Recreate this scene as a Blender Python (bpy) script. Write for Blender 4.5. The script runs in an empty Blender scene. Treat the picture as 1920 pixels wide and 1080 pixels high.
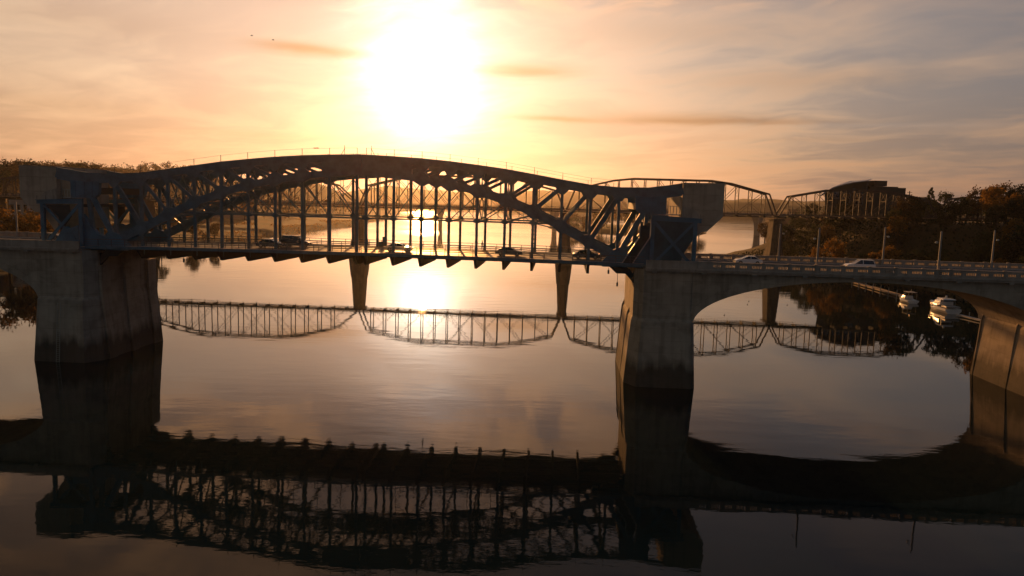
import bpy, math, random
from mathutils import Vector, Matrix
from math import radians, sin, cos, pi, sqrt, atan2, asin, exp

scene = bpy.context.scene
col = scene.collection
random.seed(7)

# ------------------------------------------------------------------ camera
F_PX, PITCH, ROLL, H = 1400.0, radians(6.6825), radians(1.6017), 27.0965
fw = Vector((0, cos(PITCH), -sin(PITCH)))
r0 = Vector((1, 0, 0)); u0 = Vector((0, sin(PITCH), cos(PITCH)))
rt = cos(ROLL)*r0 + sin(ROLL)*u0
up = -sin(ROLL)*r0 + cos(ROLL)*u0
cam_d = bpy.data.cameras.new('camera'); cam = bpy.data.objects.new('camera', cam_d); col.objects.link(cam)
cam.matrix_world = Matrix(((rt.x, up.x, -fw.x, 0), (rt.y, up.y, -fw.y, 0), (rt.z, up.z, -fw.z, H), (0, 0, 0, 1)))
cam_d.sensor_width = 36; cam_d.lens = 36*F_PX/1920
cam_d.clip_start = 0.5; cam_d.clip_end = 20000
scene.camera = cam

def ray(px, py):                       # direction through a photo pixel, used only to read positions off the photo
    return fw + rt*((px-960)/F_PX) - up*((py-540)/F_PX)

# ------------------------------------------------------------------ sky
SUN = ray(797, 168).normalized()
SUN_EL = asin(SUN.z); SUN_AZ = atan2(SUN.x, SUN.y)
world = bpy.data.worlds.new('World'); scene.world = world; world.use_nodes = True
nt = world.node_tree; nt.nodes.clear()
class NG:
    def __init__(s, nt): s.nt = nt
    def n(s, t, **k):
        x = s.nt.nodes.new(t)
        for a, b in k.items(): setattr(x, a, b)
        return x
    def link(s, a, b): s.nt.links.new(a, b)
    def set(s, sock, v):
        if hasattr(v, 'is_output') or isinstance(v, bpy.types.NodeSocket): s.link(v, sock)
        else: sock.default_value = v
    def m(s, op, a, b=None, c=None, clamp=False):
        x = s.n('ShaderNodeMath', operation=op); x.use_clamp = clamp
        s.set(x.inputs[0], a)
        if b is not None: s.set(x.inputs[1], b)
        if c is not None: s.set(x.inputs[2], c)
        return x.outputs[0]
    def vm(s, op, a, b=None, out=0):
        x = s.n('ShaderNodeVectorMath', operation=op); s.set(x.inputs[0], a)
        if b is not None:
            if op == 'SCALE': s.set(x.inputs[3], b)
            else: s.set(x.inputs[1], b)
        return x.outputs[out]
    def mix(s, f, a, b, bt='MIX'):
        x = s.n('ShaderNodeMix', data_type='RGBA', blend_type=bt, clamp_factor=True)
        s.set(x.inputs[0], f); s.set(x.inputs[6], a); s.set(x.inputs[7], b)
        return x.outputs[2]
    def ramp(s, f, pts, interp='LINEAR'):
        x = s.n('ShaderNodeValToRGB'); x.color_ramp.interpolation = interp
        e = x.color_ramp.elements
        while len(e) < len(pts): e.new(0.5)
        for i, (p, c) in enumerate(pts):
            e[i].position = p; e[i].color = (c[0], c[1], c[2], 1) if not isinstance(c, (int, float)) else (c, c, c, 1)
        s.set(x.inputs[0], f); return x.outputs[0]
    def noise(s, v, scale, det=4, rough=.55, dist=0):
        x = s.n('ShaderNodeTexNoise'); s.set(x.inputs['Vector'], v)
        x.inputs['Scale'].default_value = scale; x.inputs['Detail'].default_value = det
        x.inputs['Roughness'].default_value = rough; x.inputs['Distortion'].default_value = dist
        return x.outputs['Fac']
    def sep(s, v):
        x = s.n('ShaderNodeSeparateXYZ'); s.set(x.inputs[0], v); return x.outputs
    def comb(s, a, b, c):
        x = s.n('ShaderNodeCombineXYZ')
        for i, v in enumerate((a, b, c)): s.set(x.inputs[i], v)
        return x.outputs[0]
g = NG(nt)
tc = g.n('ShaderNodeTexCoord'); D = g.vm('NORMALIZE', tc.outputs['Generated'])
X, Y, Z = g.sep(D)
el = g.m('MULTIPLY', g.m('ARCSINE', Z), 57.2958)                      # degrees
az = g.m('MULTIPLY', g.m('ARCTAN2', X, Y), 57.2958)
cosT = g.vm('DOT_PRODUCT', D, tuple(SUN), out=1)
th = g.m('MULTIPLY', g.m('ARCCOSINE', g.m('MINIMUM', cosT, 0.999999)), 57.2958)
sky = g.n('ShaderNodeTexSky', sky_type='NISHITA'); sky.sun_disc = False
sky.sun_elevation = SUN_EL; sky.sun_rotation = SUN_AZ; sky.dust_density = 3.0; sky.air_density = 1.2
# warm morning air: colour by elevation, dimmer away from the sun
elp = g.m('DIVIDE', g.m('MAXIMUM', el, 0), 60)
base = g.ramp(elp, [(0, (.70, .35, .17)), (.06, (.76, .44, .23)), (.14, (.80, .54, .34)), (.24, (.82, .56, .37)), (.36, (.50, .34, .24)), (.6, (.19, .18, .19)), (1, (.10, .11, .14))])
fall = g.ramp(g.m('DIVIDE', th, 180), [(0, 1), (.10, .97), (.17, .84), (.25, .56), (.36, .22), (.5, .09), (1, .0)], 'B_SPLINE')
# clouds: planar projection of a high thin sheet
den = g.m('ADD', g.m('MAXIMUM', Z, 0), .10)
P = g.comb(g.m('DIVIDE', X, den), g.m('MULTIPLY', g.m('DIVIDE', Y, den), .55), 0)
mp = g.n('ShaderNodeMapping'); mp.inputs['Rotation'].default_value = (0, 0, radians(14)); g.link(P, mp.inputs[0])
wn = g.n('ShaderNodeTexNoise'); wn.inputs['Scale'].default_value = 1.3; wn.inputs['Detail'].default_value = 3; g.link(mp.outputs[0], wn.inputs['Vector'])
Pw = g.vm('ADD', mp.outputs[0], g.vm('SCALE', wn.outputs['Color'], .55))
c1 = g.noise(g.vm('MULTIPLY', Pw, (.75, 1.5, 1)), 1.1, 5, .5, .2)
c2 = g.noise(g.vm('MULTIPLY', Pw, (1.2, 3.2, 1)), 1.7, 5, .52, .4)
cl = g.m('ADD', g.m('MULTIPLY', c1, .65), g.m('MULTIPLY', c2, .35))
side = g.m('ADD', g.m('MULTIPLY', g.m('SUBTRACT', az, 15), .0095), g.m('MULTIPLY', g.m('SUBTRACT', el, 10), .0075))   # more clear sky high and to the right
gap = g.m('MULTIPLY_ADD', g.m('SUBTRACT', g.m('ADD', cl, 0.0), g.m('SUBTRACT', .50, g.m('MINIMUM', side, .14))), -1, 0)
clear = g.ramp(g.m('SUBTRACT', g.m('ADD', .5, g.m('MULTIPLY', g.m('SUBTRACT', side, g.m('SUBTRACT', cl, .5)), 2.6)), .12), [(.1, 0), (.9, 1)], 'EASE')
warm = g.mix(fall, (.085, .125, .150, 1), base)
grey = g.vm('MULTIPLY', warm, (.24, .36, .62))
thick = g.ramp(cl, [(.36, 0), (.62, 1)], 'EASE')
hi = g.ramp(g.m('DIVIDE', g.m('SUBTRACT', el, 12.5), 30, clamp=True), [(0, 0), (.13, 1)], 'EASE')
pn = g.noise(g.vm('MULTIPLY', Pw, (1.5, 2.3, 1)), 1.5, 5, .55, .5)
patch = g.mix(hi, (1, 1, 1, 1), g.ramp(pn, [(.38, (.46, .40, .40)), (.48, (.66, .54, .48)), (.55, (1.35, .98, .62)), (.70, (1.75, 1.30, .80))]))
warm = g.vm('MULTIPLY', warm, patch)
lit = g.mix(thick, g.vm('MULTIPLY', warm, (1.10, 1.12, 1.12)), g.vm('MULTIPLY', warm, (.80, .78, .82)))
body = g.mix(g.m('MULTIPLY', clear, .85), lit, grey)
# low lens-shaped clouds
dark = None
for (px, py, w, h, a) in [(600, 97, 100, 10, .85), (540, 84, 70, 7, .4), (985, 132, 90, 12, .85), (1330, 229, 190, 6, .80), (1300, 220, 160, 9, .45), (1040, 223, 75, 5, .7), (90, 30, 200, 24, .18), (1250, 60, 220, 30, .30), (1500, 150, 240, 22, .30), (60, 190, 200, 14, .2), (1620, 236, 190, 3.4, -.22), (1560, 262, 150, 4, .15), (430, 250, 260, 6, .12)]:
    d = ray(px, py).normalized(); a0 = math.degrees(atan2(d.x, d.y)); e0 = math.degrees(asin(d.z))
    elw = g.m('ADD', el, g.m('MULTIPLY', g.m('SUBTRACT', c2, .5), .55))
    tilt = g.m('MULTIPLY', g.m('SUBTRACT', az, a0), .012)
    dx = g.m('DIVIDE', g.m('SUBTRACT', az, a0), w/24.4); dy = g.m('DIVIDE', g.m('SUBTRACT', g.m('ADD', elw, tilt), e0), h/24.4)
    q = g.m('EXPONENT', g.m('MULTIPLY', g.m('ADD', g.m('POWER', g.m('ABSOLUTE', dx), 2.6), g.m('MULTIPLY', dy, dy)), -1))
    q = g.m('MULTIPLY', q, a)
    dark = q if dark is None else g.m('ADD', dark, q)
body = g.mix(g.m('MAXIMUM', dark, 0), body, g.vm('MULTIPLY', body, (.62, .52, .47)))
body = g.mix(g.m('MULTIPLY', g.m('MINIMUM', dark, 0), -1), body, g.vm('MULTIPLY', body, (1.5, 1.5, 1.5)))
# glow of the low sun through the thin cloud
def glow(w, p): return g.m('EXPONENT', g.m('MULTIPLY', g.m('POWER', g.m('DIVIDE', th, w), p), -1))
g1 = g.vm('SCALE', (.0, .10, .20), glow(16, 1.6))
SC = ray(800, 95).normalized(); a0c = math.degrees(atan2(SC.x, SC.y)); e0c = math.degrees(asin(SC.z))
rr2 = g.m('ADD', g.m('POWER', g.m('DIVIDE', g.m('SUBTRACT', az, a0c), 4.6), 2), g.m('POWER', g.m('DIVIDE', g.m('SUBTRACT', el, e0c), 5.6), 2))
rr2 = g.m('ADD', rr2, g.m('MULTIPLY', g.m('SUBTRACT', c2, .5), 3.2))
g2 = g.vm('SCALE', (.60, .64, .66), g.m('EXPONENT', g.m('MULTIPLY', g.m('MAXIMUM', rr2, 0), -1)))
g3 = g.vm('SCALE', (6.5, 5.9, 4.4), glow(1.6, 1.2))
gl = g.vm('ADD', g.vm('ADD', g1, g2), g3)
att = g.m('SUBTRACT', 1, g.m('MULTIPLY', g.m('MAXIMUM', dark, 0), .75))
gl = g.vm('SCALE', gl, att)
tot = g.vm('ADD', body, gl)
tot = g.vm('SCALE', tot, 9.2)
tot = g.vm('ADD', tot, g.vm('MULTIPLY', sky.outputs[0], (.10, .08, .07)))
bg = g.n('ShaderNodeBackground'); bg.inputs['Strength'].default_value = 0.1; g.link(tot, bg.inputs['Color'])
wo = g.n('ShaderNodeOutputWorld'); g.link(bg.outputs[0], wo.inputs['Surface'])
world.cycles.sampling_method = 'MANUAL'; world.cycles.sample_map_resolution = 1024

sl = bpy.data.lights.new('sun', 'SUN'); so = bpy.data.objects.new('sun', sl); col.objects.link(so)
sl.energy = 5.0; sl.angle = radians(.6); sl.color = (1, .44, .13)
so.rotation_euler = SUN.to_track_quat('Z', 'Y').to_euler(); so.location = (0, 0, 120)

scene.view_settings.view_transform = 'Standard'; scene.view_settings.look = 'None'
scene.view_settings.exposure = 0.0; scene.view_settings.gamma = 1
scene.cycles.max_bounces = 6; scene.cycles.volume_bounces = 0; scene.cycles.transparent_max_bounces = 6

# ------------------------------------------------------------------ materials
def mat(name, c, rough=.8, metal=0, var=.25, nscale=.6, bump=.0, c2=None, spec=.4, streak=None, wet=None, trans=0, emit=None, bscale=None, joint=None):
    m = bpy.data.materials.new(name); m.use_nodes = True; t = m.node_tree; t.nodes.clear(); k = NG(t)
    o = k.n('ShaderNodeOutputMaterial'); b = k.n('ShaderNodeBsdfPrincipled')
    tcn = k.n('ShaderNodeTexCoord'); co = tcn.outputs['Object']
    if c2 is None: c2 = tuple(x*(1-var) for x in c)
    f = k.ramp(k.noise(co, nscale, 5, .6), [(.32, 0), (.68, 1)])
    cc = k.mix(f, (*c, 1), (*c2, 1))
    if streak:                                   # rain streaks down concrete
        st = k.noise(k.vm('MULTIPLY', co, (1, 1, .06)), 1.3, 4, .6)
        cc = k.mix(k.ramp(st, [(.48, 0), (.66, streak)]), cc, (*(x*.35 for x in c), 1))
    if joint:                                    # faint pour joints
        z = k.sep(k.n('ShaderNodeNewGeometry').outputs['Position'])[2]
        jf = k.m('LESS_THAN', k.m('FRACT', k.m('DIVIDE', k.m('ADD', z, k.m('MULTIPLY', k.noise(co, .8, 2), .08)), joint)), .055)
        cc = k.mix(k.m('MULTIPLY', jf, .35), cc, (*(x*.4 for x in c), 1))
        pf_ = k.ramp(k.noise(k.vm('MULTIPLY', co, (.25, .25, .5)), 1, 2), [(.45, 0), (.5, .22)])
        cc = k.mix(pf_, cc, (*(min(1, x*1.35) for x in c), 1))
    if wet is not None:                          # dark algae line that the river leaves, with a ragged edge
        z = k.sep(k.n('ShaderNodeNewGeometry').outputs['Position'])[2]
        zz = k.m('ADD', z, k.m('MULTIPLY', k.m('SUBTRACT', k.noise(k.vm('MULTIPLY', co, (1, 1, .15)), .55, 4), .5), 5.5))
        wf = k.ramp(k.m('DIVIDE', k.m('SUBTRACT', wet, zz), 4, clamp=True), [(0, 0), (.5, 1)])
        cc = k.mix(k.m('MULTIPLY', wf, .78), cc, (.02, .019, .014, 1))
    k.link(cc, b.inputs['Base Color'])
    b.inputs['Roughness'].default_value = rough; b.inputs['Metallic'].default_value = metal
    b.inputs['Specular IOR Level'].default_value = spec
    if bump:
        bn = k.n('ShaderNodeBump'); bn.inputs['Strength'].default_value = bump; bn.inputs['Distance'].default_value = .05
        k.link(k.noise(co, bscale or nscale*6, 4), bn.inputs['Height']); k.link(bn.outputs[0], b.inputs['Normal'])
    if emit:
        b.inputs['Emission Color'].default_value = (*emit[:3], 1); b.inputs['Emission Strength'].default_value = emit[3]
    sh = b.outputs[0]
    if trans:
        tr = k.n('ShaderNodeBsdfTranslucent'); k.link(cc, tr.inputs[0])
        ms = k.n('ShaderNodeMixShader'); ms.inputs[0].default_value = trans
        k.link(sh, ms.inputs[1]); k.link(tr.outputs[0], ms.inputs[2]); sh = ms.outputs[0]
    k.link(sh, o.inputs['Surface']); return m
M = {}
M['steel'] = mat('painted_steel', (.085, .18, .235), .62, 0, nscale=.9, c2=(.055, .11, .145), spec=.35)
M['steel_blue'] = mat('blue_steel', (.06, .18, .27), .6, 0, nscale=.7, c2=(.04, .11, .16), spec=.35)
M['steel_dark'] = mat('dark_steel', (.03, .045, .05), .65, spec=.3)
M['clad'] = mat('tower_cladding', (.05, .12, .14), .8, nscale=.6, c2=(.03, .07, .085), spec=.15)
M['rail'] = mat('rail_steel', (.10, .11, .11), .5, .3)
M['galv'] = mat('galvanised', (.45, .43, .38), .35, .7)
M['rust'] = mat('brown_steel', (.07, .05, .04), .7, c2=(.05, .045, .04), spec=.3)
M['conc'] = mat('concrete', (.44, .35, .26), .9, nscale=.35, c2=(.30, .24, .18), streak=.5, wet=3.0, bump=.15, spec=.2, joint=1.9)
M['conc2'] = mat('parapet_concrete', (.44, .36, .29), .9, nscale=.7, c2=(.32, .26, .21), streak=.4, bump=.1, spec=.2)
M['cwt'] = mat('counterweight_concrete', (.46, .36, .27), .9, nscale=.25, c2=(.36, .28, .21), streak=.45, spec=.2, joint=2.4)
M['asphalt'] = mat('asphalt', (.055, .052, .05), .55, nscale=1.5, bump=.1, spec=.4)
M['walk'] = mat('sidewalk', (.34, .31, .28), .6, nscale=1.2)
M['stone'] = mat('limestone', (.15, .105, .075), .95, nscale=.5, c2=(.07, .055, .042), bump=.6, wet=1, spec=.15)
M['pale'] = mat('pale_concrete', (.42, .36, .30), .85, nscale=.2)
M['bark'] = mat('bark', (.05, .04, .03), .95)
M['ground'] = mat('earth', (.10, .062, .026), 1, nscale=.035, c2=(.045, .036, .018), spec=.1)
M['glass'] = mat('dark_glass', (.02, .025, .03), .06, 0, spec=.8)
M['tyre'] = mat('rubber', (.02, .02, .02), .9)
M['lamp'] = mat('lamp_glass', (.6, .57, .5), .3)
M['white'] = mat('white_gelcoat', (.78, .75, .70), .25, nscale=.4, c2=(.66, .63, .58), spec=.6)
M['wood'] = mat('dock_wood', (.28, .19, .12), .85, nscale=1.2)
M['paint_mark'] = mat('lane_paint', (.60, .50, .22), .7)
LEAF = {
 'green': mat('leaf_green', (.075, .08, .026), .8, nscale=.4, c2=(.03, .035, .015), spec=.15, trans=.30),
 'rust': mat('leaf_rust', (.14, .075, .022), .8, nscale=.4, c2=(.07, .05, .02), spec=.15, trans=.34),
 'gold': mat('leaf_gold', (.34, .17, .03), .8, nscale=.4, c2=(.15, .085, .022), spec=.15, trans=.48),
 'dark': mat('leaf_dark', (.045, .052, .02), .85, nscale=.4, c2=(.018, .02, .011), spec=.12, trans=.18)}
def paint(n, c): return mat(n, c, .22, 0, var=.05, spec=.7)

# ------------------------------------------------------------------ mesh helpers
class MB:
    def __init__(s): s.v = []; s.f = []
    def add(s, v, f):
        n = len(s.v); s.v += [tuple(p) for p in v]; s.f += [tuple(i+n for i in q) for q in f]; return s
    def box(s, a, b):
        (x0, y0, z0), (x1, y1, z1) = a, b
        return s.add([(x0,y0,z0),(x1,y0,z0),(x1,y1,z0),(x0,y1,z0),(x0,y0,z1),(x1,y0,z1),(x1,y1,z1),(x0,y1,z1)],
                     [(3,2,1,0),(4,5,6,7),(0,1,5,4),(1,2,6,5),(2,3,7,6),(3,0,4,7)])
    def beam(s, p, q, w, h, ref=(0, 1, 0)):          # w along ref, h perpendicular
        p = Vector(p); q = Vector(q); d = (q-p).normalized(); r = Vector(ref); r = (r - d*r.dot(d))
        if r.length < 1e-4: r = Vector((1, 0, 0)); r = r - d*r.dot(d)
        r.normalize(); u = d.cross(r); r = r*w/2; u = u*h/2
        return s.add([p-r-u, p+r-u, p+r+u, p-r+u, q-r-u, q+r-u, q+r+u, q-r+u],
                     [(3,2,1,0),(4,5,6,7),(0,1,5,4),(1,2,6,5),(2,3,7,6),(3,0,4,7)])
    def tube(s, p, q, r0, r1=None, n=8):
        if r1 is None: r1 = r0
        p = Vector(p); q = Vector(q); d = (q-p).normalized(); a = d.orthogonal().normalized(); b = d.cross(a)
        v = [p+(a*cos(2*pi*i/n)+b*sin(2*pi*i/n))*r0 for i in range(n)] + [q+(a*cos(2*pi*i/n)+b*sin(2*pi*i/n))*r1 for i in range(n)]
        return s.add(v, [tuple(range(n))[::-1], tuple(range(n, 2*n))] + [(i, (i+1) % n, n+(i+1) % n, n+i) for i in range(n)])
    def prism(s, poly, t0, t1, sg=1):                # polygon in (s,z), extruded along t
        n = len(poly); v = [(x*sg, t0, z) for x, z in poly] + [(x*sg, t1, z) for x, z in poly]
        return s.add(v, [tuple(range(n)), tuple(range(n, 2*n))[::-1]] + [(i, n+i, n+(i+1) % n, (i+1) % n) for i in range(n)])
    def loft(s, rings, cap=True):                    # list of rings (same count)
        n = len(rings[0]); v = [p for r in rings for p in r]; f = []
        for k in range(len(rings)-1):
            f += [(k*n+i, k*n+(i+1) % n, (k+1)*n+(i+1) % n, (k+1)*n+i) for i in range(n)]
        if cap: f += [tuple(range(n))[::-1], tuple(range((len(rings)-1)*n, len(rings)*n))]
        return s.add(v, f)
    def ball(s, c, r, n=8, m=6, sz=1):
        c = Vector(c); rings = []
        for j in range(m+1):
            a = -pi/2+pi*j/m; rr = max(r*cos(a), r*.02)
            rings.append([c+Vector((rr*cos(2*pi*i/n), rr*sin(2*pi*i/n), r*sin(a)*sz)) for i in range(n)])
        return s.loft(rings)
    def build(s, name, material, parent=None, org=(0, 0, 0), smooth=False, fix=True):
        me = bpy.data.meshes.new(name); o3 = Vector(org)
        me.from_pydata([tuple(Vector(p)-o3) for p in s.v], [], s.f)
        if fix:
            import bmesh
            bm = bmesh.new(); bm.from_mesh(me); bmesh.ops.recalc_face_normals(bm, faces=bm.faces); bm.to_mesh(me); bm.free()
        if smooth: me.polygons.foreach_set('use_smooth', [True]*len(me.polygons))
        ms = material if isinstance(material, (list, tuple)) else [material]
        for x in ms: me.materials.append(x)
        me.update(); o = bpy.data.objects.new(name, me); col.objects.link(o)
        if parent: o.parent = parent
        return o
def tag(o, label=None, cat=None, group=None, kind=None):
    for k, v in (('label', label), ('category', cat), ('group', group), ('kind', kind)):
        if v: o[k] = v
    return o
def copy_tree(o, parent=None):
    c = o.copy(); col.objects.link(c)
    if parent: c.parent = parent
    for ch in [x for x in o.children]: copy_tree(ch, c)
    return c
class Thing:
    """An Empty at a thing's base in a frame (P0, angle); parts are built in frame coordinates."""
    def __init__(s, name, label, cat, fr, org=(0, 0, 0), group=None):
        P0, ang = fr; o = Vector(org); s.org = o
        e = bpy.data.objects.new(name, None); col.objects.link(e); e.empty_display_size = .5
        e.location = (P0[0]+o.x*cos(ang)-o.y*sin(ang), P0[1]+o.x*sin(ang)+o.y*cos(ang), o.z); e.rotation_euler = (0, 0, ang)
        s.o = e; tag(e, label, cat, group)
    def part(s, name, mb, m, parent=None, **k): return mb.build(name, m, parent or s.o, s.org, **k)
PSI = radians(3.5491); BR = ((-25.0489, 123.2221), -PSI)          # the bascule bridge: x = along, y = across (away), z up
BO = Vector((-25.0489, 123.2221, 0)); BE = Vector((cos(PSI), -sin(PSI), 0)); BN = Vector((sin(PSI), cos(PSI), 0))
def pix_t(px, py, t):
    r = ray(px, py); C = Vector((0, 0, H)); k = ((BO-C).dot(BN)+t)/r.dot(BN); d = C+k*r-BO; return d.dot(BE), d.z
def pix_z(px, py, z):
    r = ray(px, py); C = Vector((0, 0, H)); k = (z-H)/r.z; d = C+k*r-BO; return d.dot(BE), d.dot(BN)
def pix_y(px, py, Yd):
    r = ray(px, py); C = Vector((0, 0, H)); return C+r*(Yd/r.y)
ZW = -1.7
WORLD = ((0, 0), 0)

# ------------------------------------------------------------------ water
def water_mat():
    m = bpy.data.materials.new('river_water'); m.use_nodes = True; t = m.node_tree; t.nodes.clear(); k = NG(t)
    o = k.n('ShaderNodeOutputMaterial'); b = k.n('ShaderNodeBsdfPrincipled')
    b.inputs['Base Color'].default_value = (.006, .014, .015, 1); b.inputs['IOR'].default_value = 1.33; b.inputs['Specular Tint'].default_value = (1, .77, .54, 1)  # specular tint paints warm light into the reflections, beyond what water itself does
    pos = k.n('ShaderNodeNewGeometry').outputs['Position']; x, y, z = k.sep(pos)
    # wind-ruffled lanes far up the river, glassy near the bridge
    far = k.m('MULTIPLY', k.m('DIVIDE', k.m('SUBTRACT', y, 470), 160, clamp=True), k.m('SUBTRACT', 1, k.m('DIVIDE', k.m('SUBTRACT', y, 1500), 600, clamp=True)))
    lane = k.ramp(k.noise(k.vm('MULTIPLY', pos, (.004, .014, 1)), 1, 3), [(.36, 0), (.58, 1)])
    rr = k.m('MULTIPLY_ADD', k.m('MULTIPLY', far, k.m('MULTIPLY_ADD', lane, .6, .4)), .12, .008)
    k.link(rr, b.inputs['Roughness'])
    n1 = k.noise(k.vm('MULTIPLY', pos, (.12, .30, 1)), 1, 2, .45)
    n2 = k.noise(k.vm('MULTIPLY', pos, (.9, 2.0, 1)), 1, 3, .55)
    calm = k.ramp(k.noise(k.vm('MULTIPLY', pos, (.012, .03, 1)), 1, 2), [(.35, .35), (.65, 1.25)])
    nearf = k.m('MULTIPLY_ADD', k.m('SUBTRACT', 1, k.m('DIVIDE', k.m('SUBTRACT', y, 60), 70, clamp=True)), .66, .34)
    nearf = k.m('ADD', nearf, k.m('MULTIPLY', k.m('DIVIDE', k.m('SUBTRACT', y, 188), 30, clamp=True), .5))
    hsum = k.m('MULTIPLY', k.m('MULTIPLY', k.m('ADD', k.m('MULTIPLY', n1, .036), k.m('MULTIPLY', n2, .0045)), calm), nearf)
    bn = k.n('ShaderNodeBump'); bn.inputs['Strength'].default_value = 1; bn.inputs['Distance'].default_value = 1
    k.link(hsum, bn.inputs['Height']); k.link(bn.outputs[0], b.inputs['Normal'])
    k.link(b.outputs[0], o.inputs['Surface']); return m
M['water'] = water_mat()
w = MB()
xs = [-9000, -1200, -400, 0, 400, 1200, 9000]; ys = [-2000, -200, 0, 100, 200, 400, 800, 1600, 4000, 12000]
v = [(x, y, ZW) for y in ys for x in xs]; nx = len(xs)
w.add(v, [(j*nx+i, j*nx+i+1, (j+1)*nx+i+1, (j+1)*nx+i) for j in range(len(ys)-1) for i in range(nx-1)])
tag(w.build('river_water', M['water']), 'calm river mirroring the bridges and the sunrise', 'river', kind='structure')

# ------------------------------------------------------------------ terrain
def sm(a, b, x): t = min(1, max(0, (x-a)/(b-a))); return t*t*(3-2*t)
def hn(x, y, s=1.0):
    return (sin(x*.013*s+1.3)*cos(y*.011*s+.4)+.5*sin(x*.031*s+y*.027*s)+.3*sin(x*.07*s-y*.05*s+2))/1.8
def shoreL(y): return -172+14*sm(200, 450, y)+6*sin(y*.02) - 60*sm(900, 1500, y)
def shoreR(y): return 139 + 12*sm(180, 250, y) - 30*sm(285, 335, y) + .30*max(0, y-440) + 62*sm(430, 540, y) - 35*sm(150, 0, y) + 3*sin(y*.05)
def hL(x, y):
    d = shoreL(y)-x
    return ZW-1.5+5.0*sm(-6, 14, d)+4*sm(10, 130, d)+22*sm(150, 460, d)*(.7+.3*hn(x, y))+(30+10*hn(x, y))*sm(620, 1100, y)*sm(60, 330, d)
def hR(x, y):
    d = x-shoreR(y)
    h = ZW-1.5+4.5*sm(-5, 10, d)+22*sm(8, 62, d)*(.92+.08*hn(x, y))+3*sm(60, 200, d)
    return h + 8*hn(x, y)*sm(500, 900, y)*sm(0, 100, d)
def grid(name, X0, X1, Y0, Y1, nx, ny, h, label, cat='ground', m=None):
    b = MB(); v = []
    for j in range(ny+1):
        for i in range(nx+1):
            x = X0+(X1-X0)*i/nx; y = Y0+(Y1-Y0)*j/ny; v.append((x, y, h(x, y)))
    b.add(v, [(j*(nx+1)+i, j*(nx+1)+i+1, (j+1)*(nx+1)+i+1, (j+1)*(nx+1)+i) for j in range(ny) for i in range(nx)])
    return tag(b.build(name, m or M['ground'], smooth=True, fix=False), label, cat, kind='structure')
grid('river_bank', -1100, -130, -60, 1700, 120, 150, hL, 'left bank of the river, low park rising to wooded hills', 'bank')
grid('bluff', 70, 1100, -60, 1500, 130, 150, hR, 'right bank rising to a steep wooded bluff', 'bank')
def hI(x, y):
    cx, cy = 128, 830; a = (x-cx)/95; b = (y-cy)/120
    return ZW-2+5*(1-sm(.75, 1.05, sqrt(a*a+b*b)+.06*sin(x*.1)))
grid('island', 10, 250, 690, 970, 40, 40, hI, 'low wooded island in the river beyond the far bridges', 'island')
def ridge(name, pts, Yd, depth, label):
    """far hills: skyline heights read off the photo, a real sloping landform of its own depth"""
    b = MB(); top = [pix_y(px, py, Yd) for px, py in pts]; v = []; n = 160; rows = 7
    xs = [p.x for p in top]
    for j in range(rows+1):
        q = j/rows
        for i in range(n+1):
            x = xs[0]+(xs[-1]-xs[0])*i/n
            k = max(a for a in range(len(xs)-1) if xs[a] <= x+1e-6); f = (x-xs[k])/(xs[k+1]-xs[k])
            z = top[k].z*(1-f)+top[k+1].z*f
            z += (6*sin(x*.021)+3*sin(x*.063+1)+2.0*sin(x*.171+2)+1.2*sin(x*.41))*Yd/2600*.45
            v.append((x, Yd-depth*(1-q)+20*sin(x*.01+q*3), ZW-3+(z-ZW+3)*sin(q*pi/2)**1.1))
    for i in range(n+1):
        x = xs[0]+(xs[-1]-xs[0])*i/n; v.append((x, Yd+depth*.8, ZW-3))
    b.add(v, [(j*(n+1)+i, j*(n+1)+i+1, (j+1)*(n+1)+i+1, (j+1)*(n+1)+i) for j in range(rows+1) for i in range(n)])
    return tag(b.build(name, M['hill'], smooth=True, fix=False), label, 'hills', kind='structure')
M['hill'] = mat('wooded_hill', (.045, .042, .024), 1, nscale=.02, c2=(.07, .05, .025), spec=.05)
ridge('hills', [(-500, 352), (0, 350), (300, 356), (560, 372), (640, 362), (700, 353), (740, 350), (790, 354), (860, 361), (940, 360), (1010, 359), (1080, 357), (1130, 363), (1200, 370), (1400, 374), (1500, 376), (1900, 385), (2500, 395)], 3000, 700, 'faint far ridge along the horizon beyond the river bend')
ridge('hills', [(250, 352), (400, 345), (520, 340), (575, 338), (600, 343), (625, 352), (650, 362), (680, 371), (700, 378), (720, 384)], 1500, 330, 'nearer dark hill behind the left truss, sloping down to the river')
ridge('hills', [(900, 386), (960, 379), (1060, 378), (1130, 377), (1200, 379), (1330, 378), (1400, 379), (1480, 383), (1600, 386), (1800, 392), (2300, 400)], 2100, 260, 'low wooded far bank running behind the island')
ridge('hills', [(640, 380), (700, 377), (790, 376), (900, 379), (980, 380), (1060, 386)], 2500, 200, 'low hazy shore under the far ridge')

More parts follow.
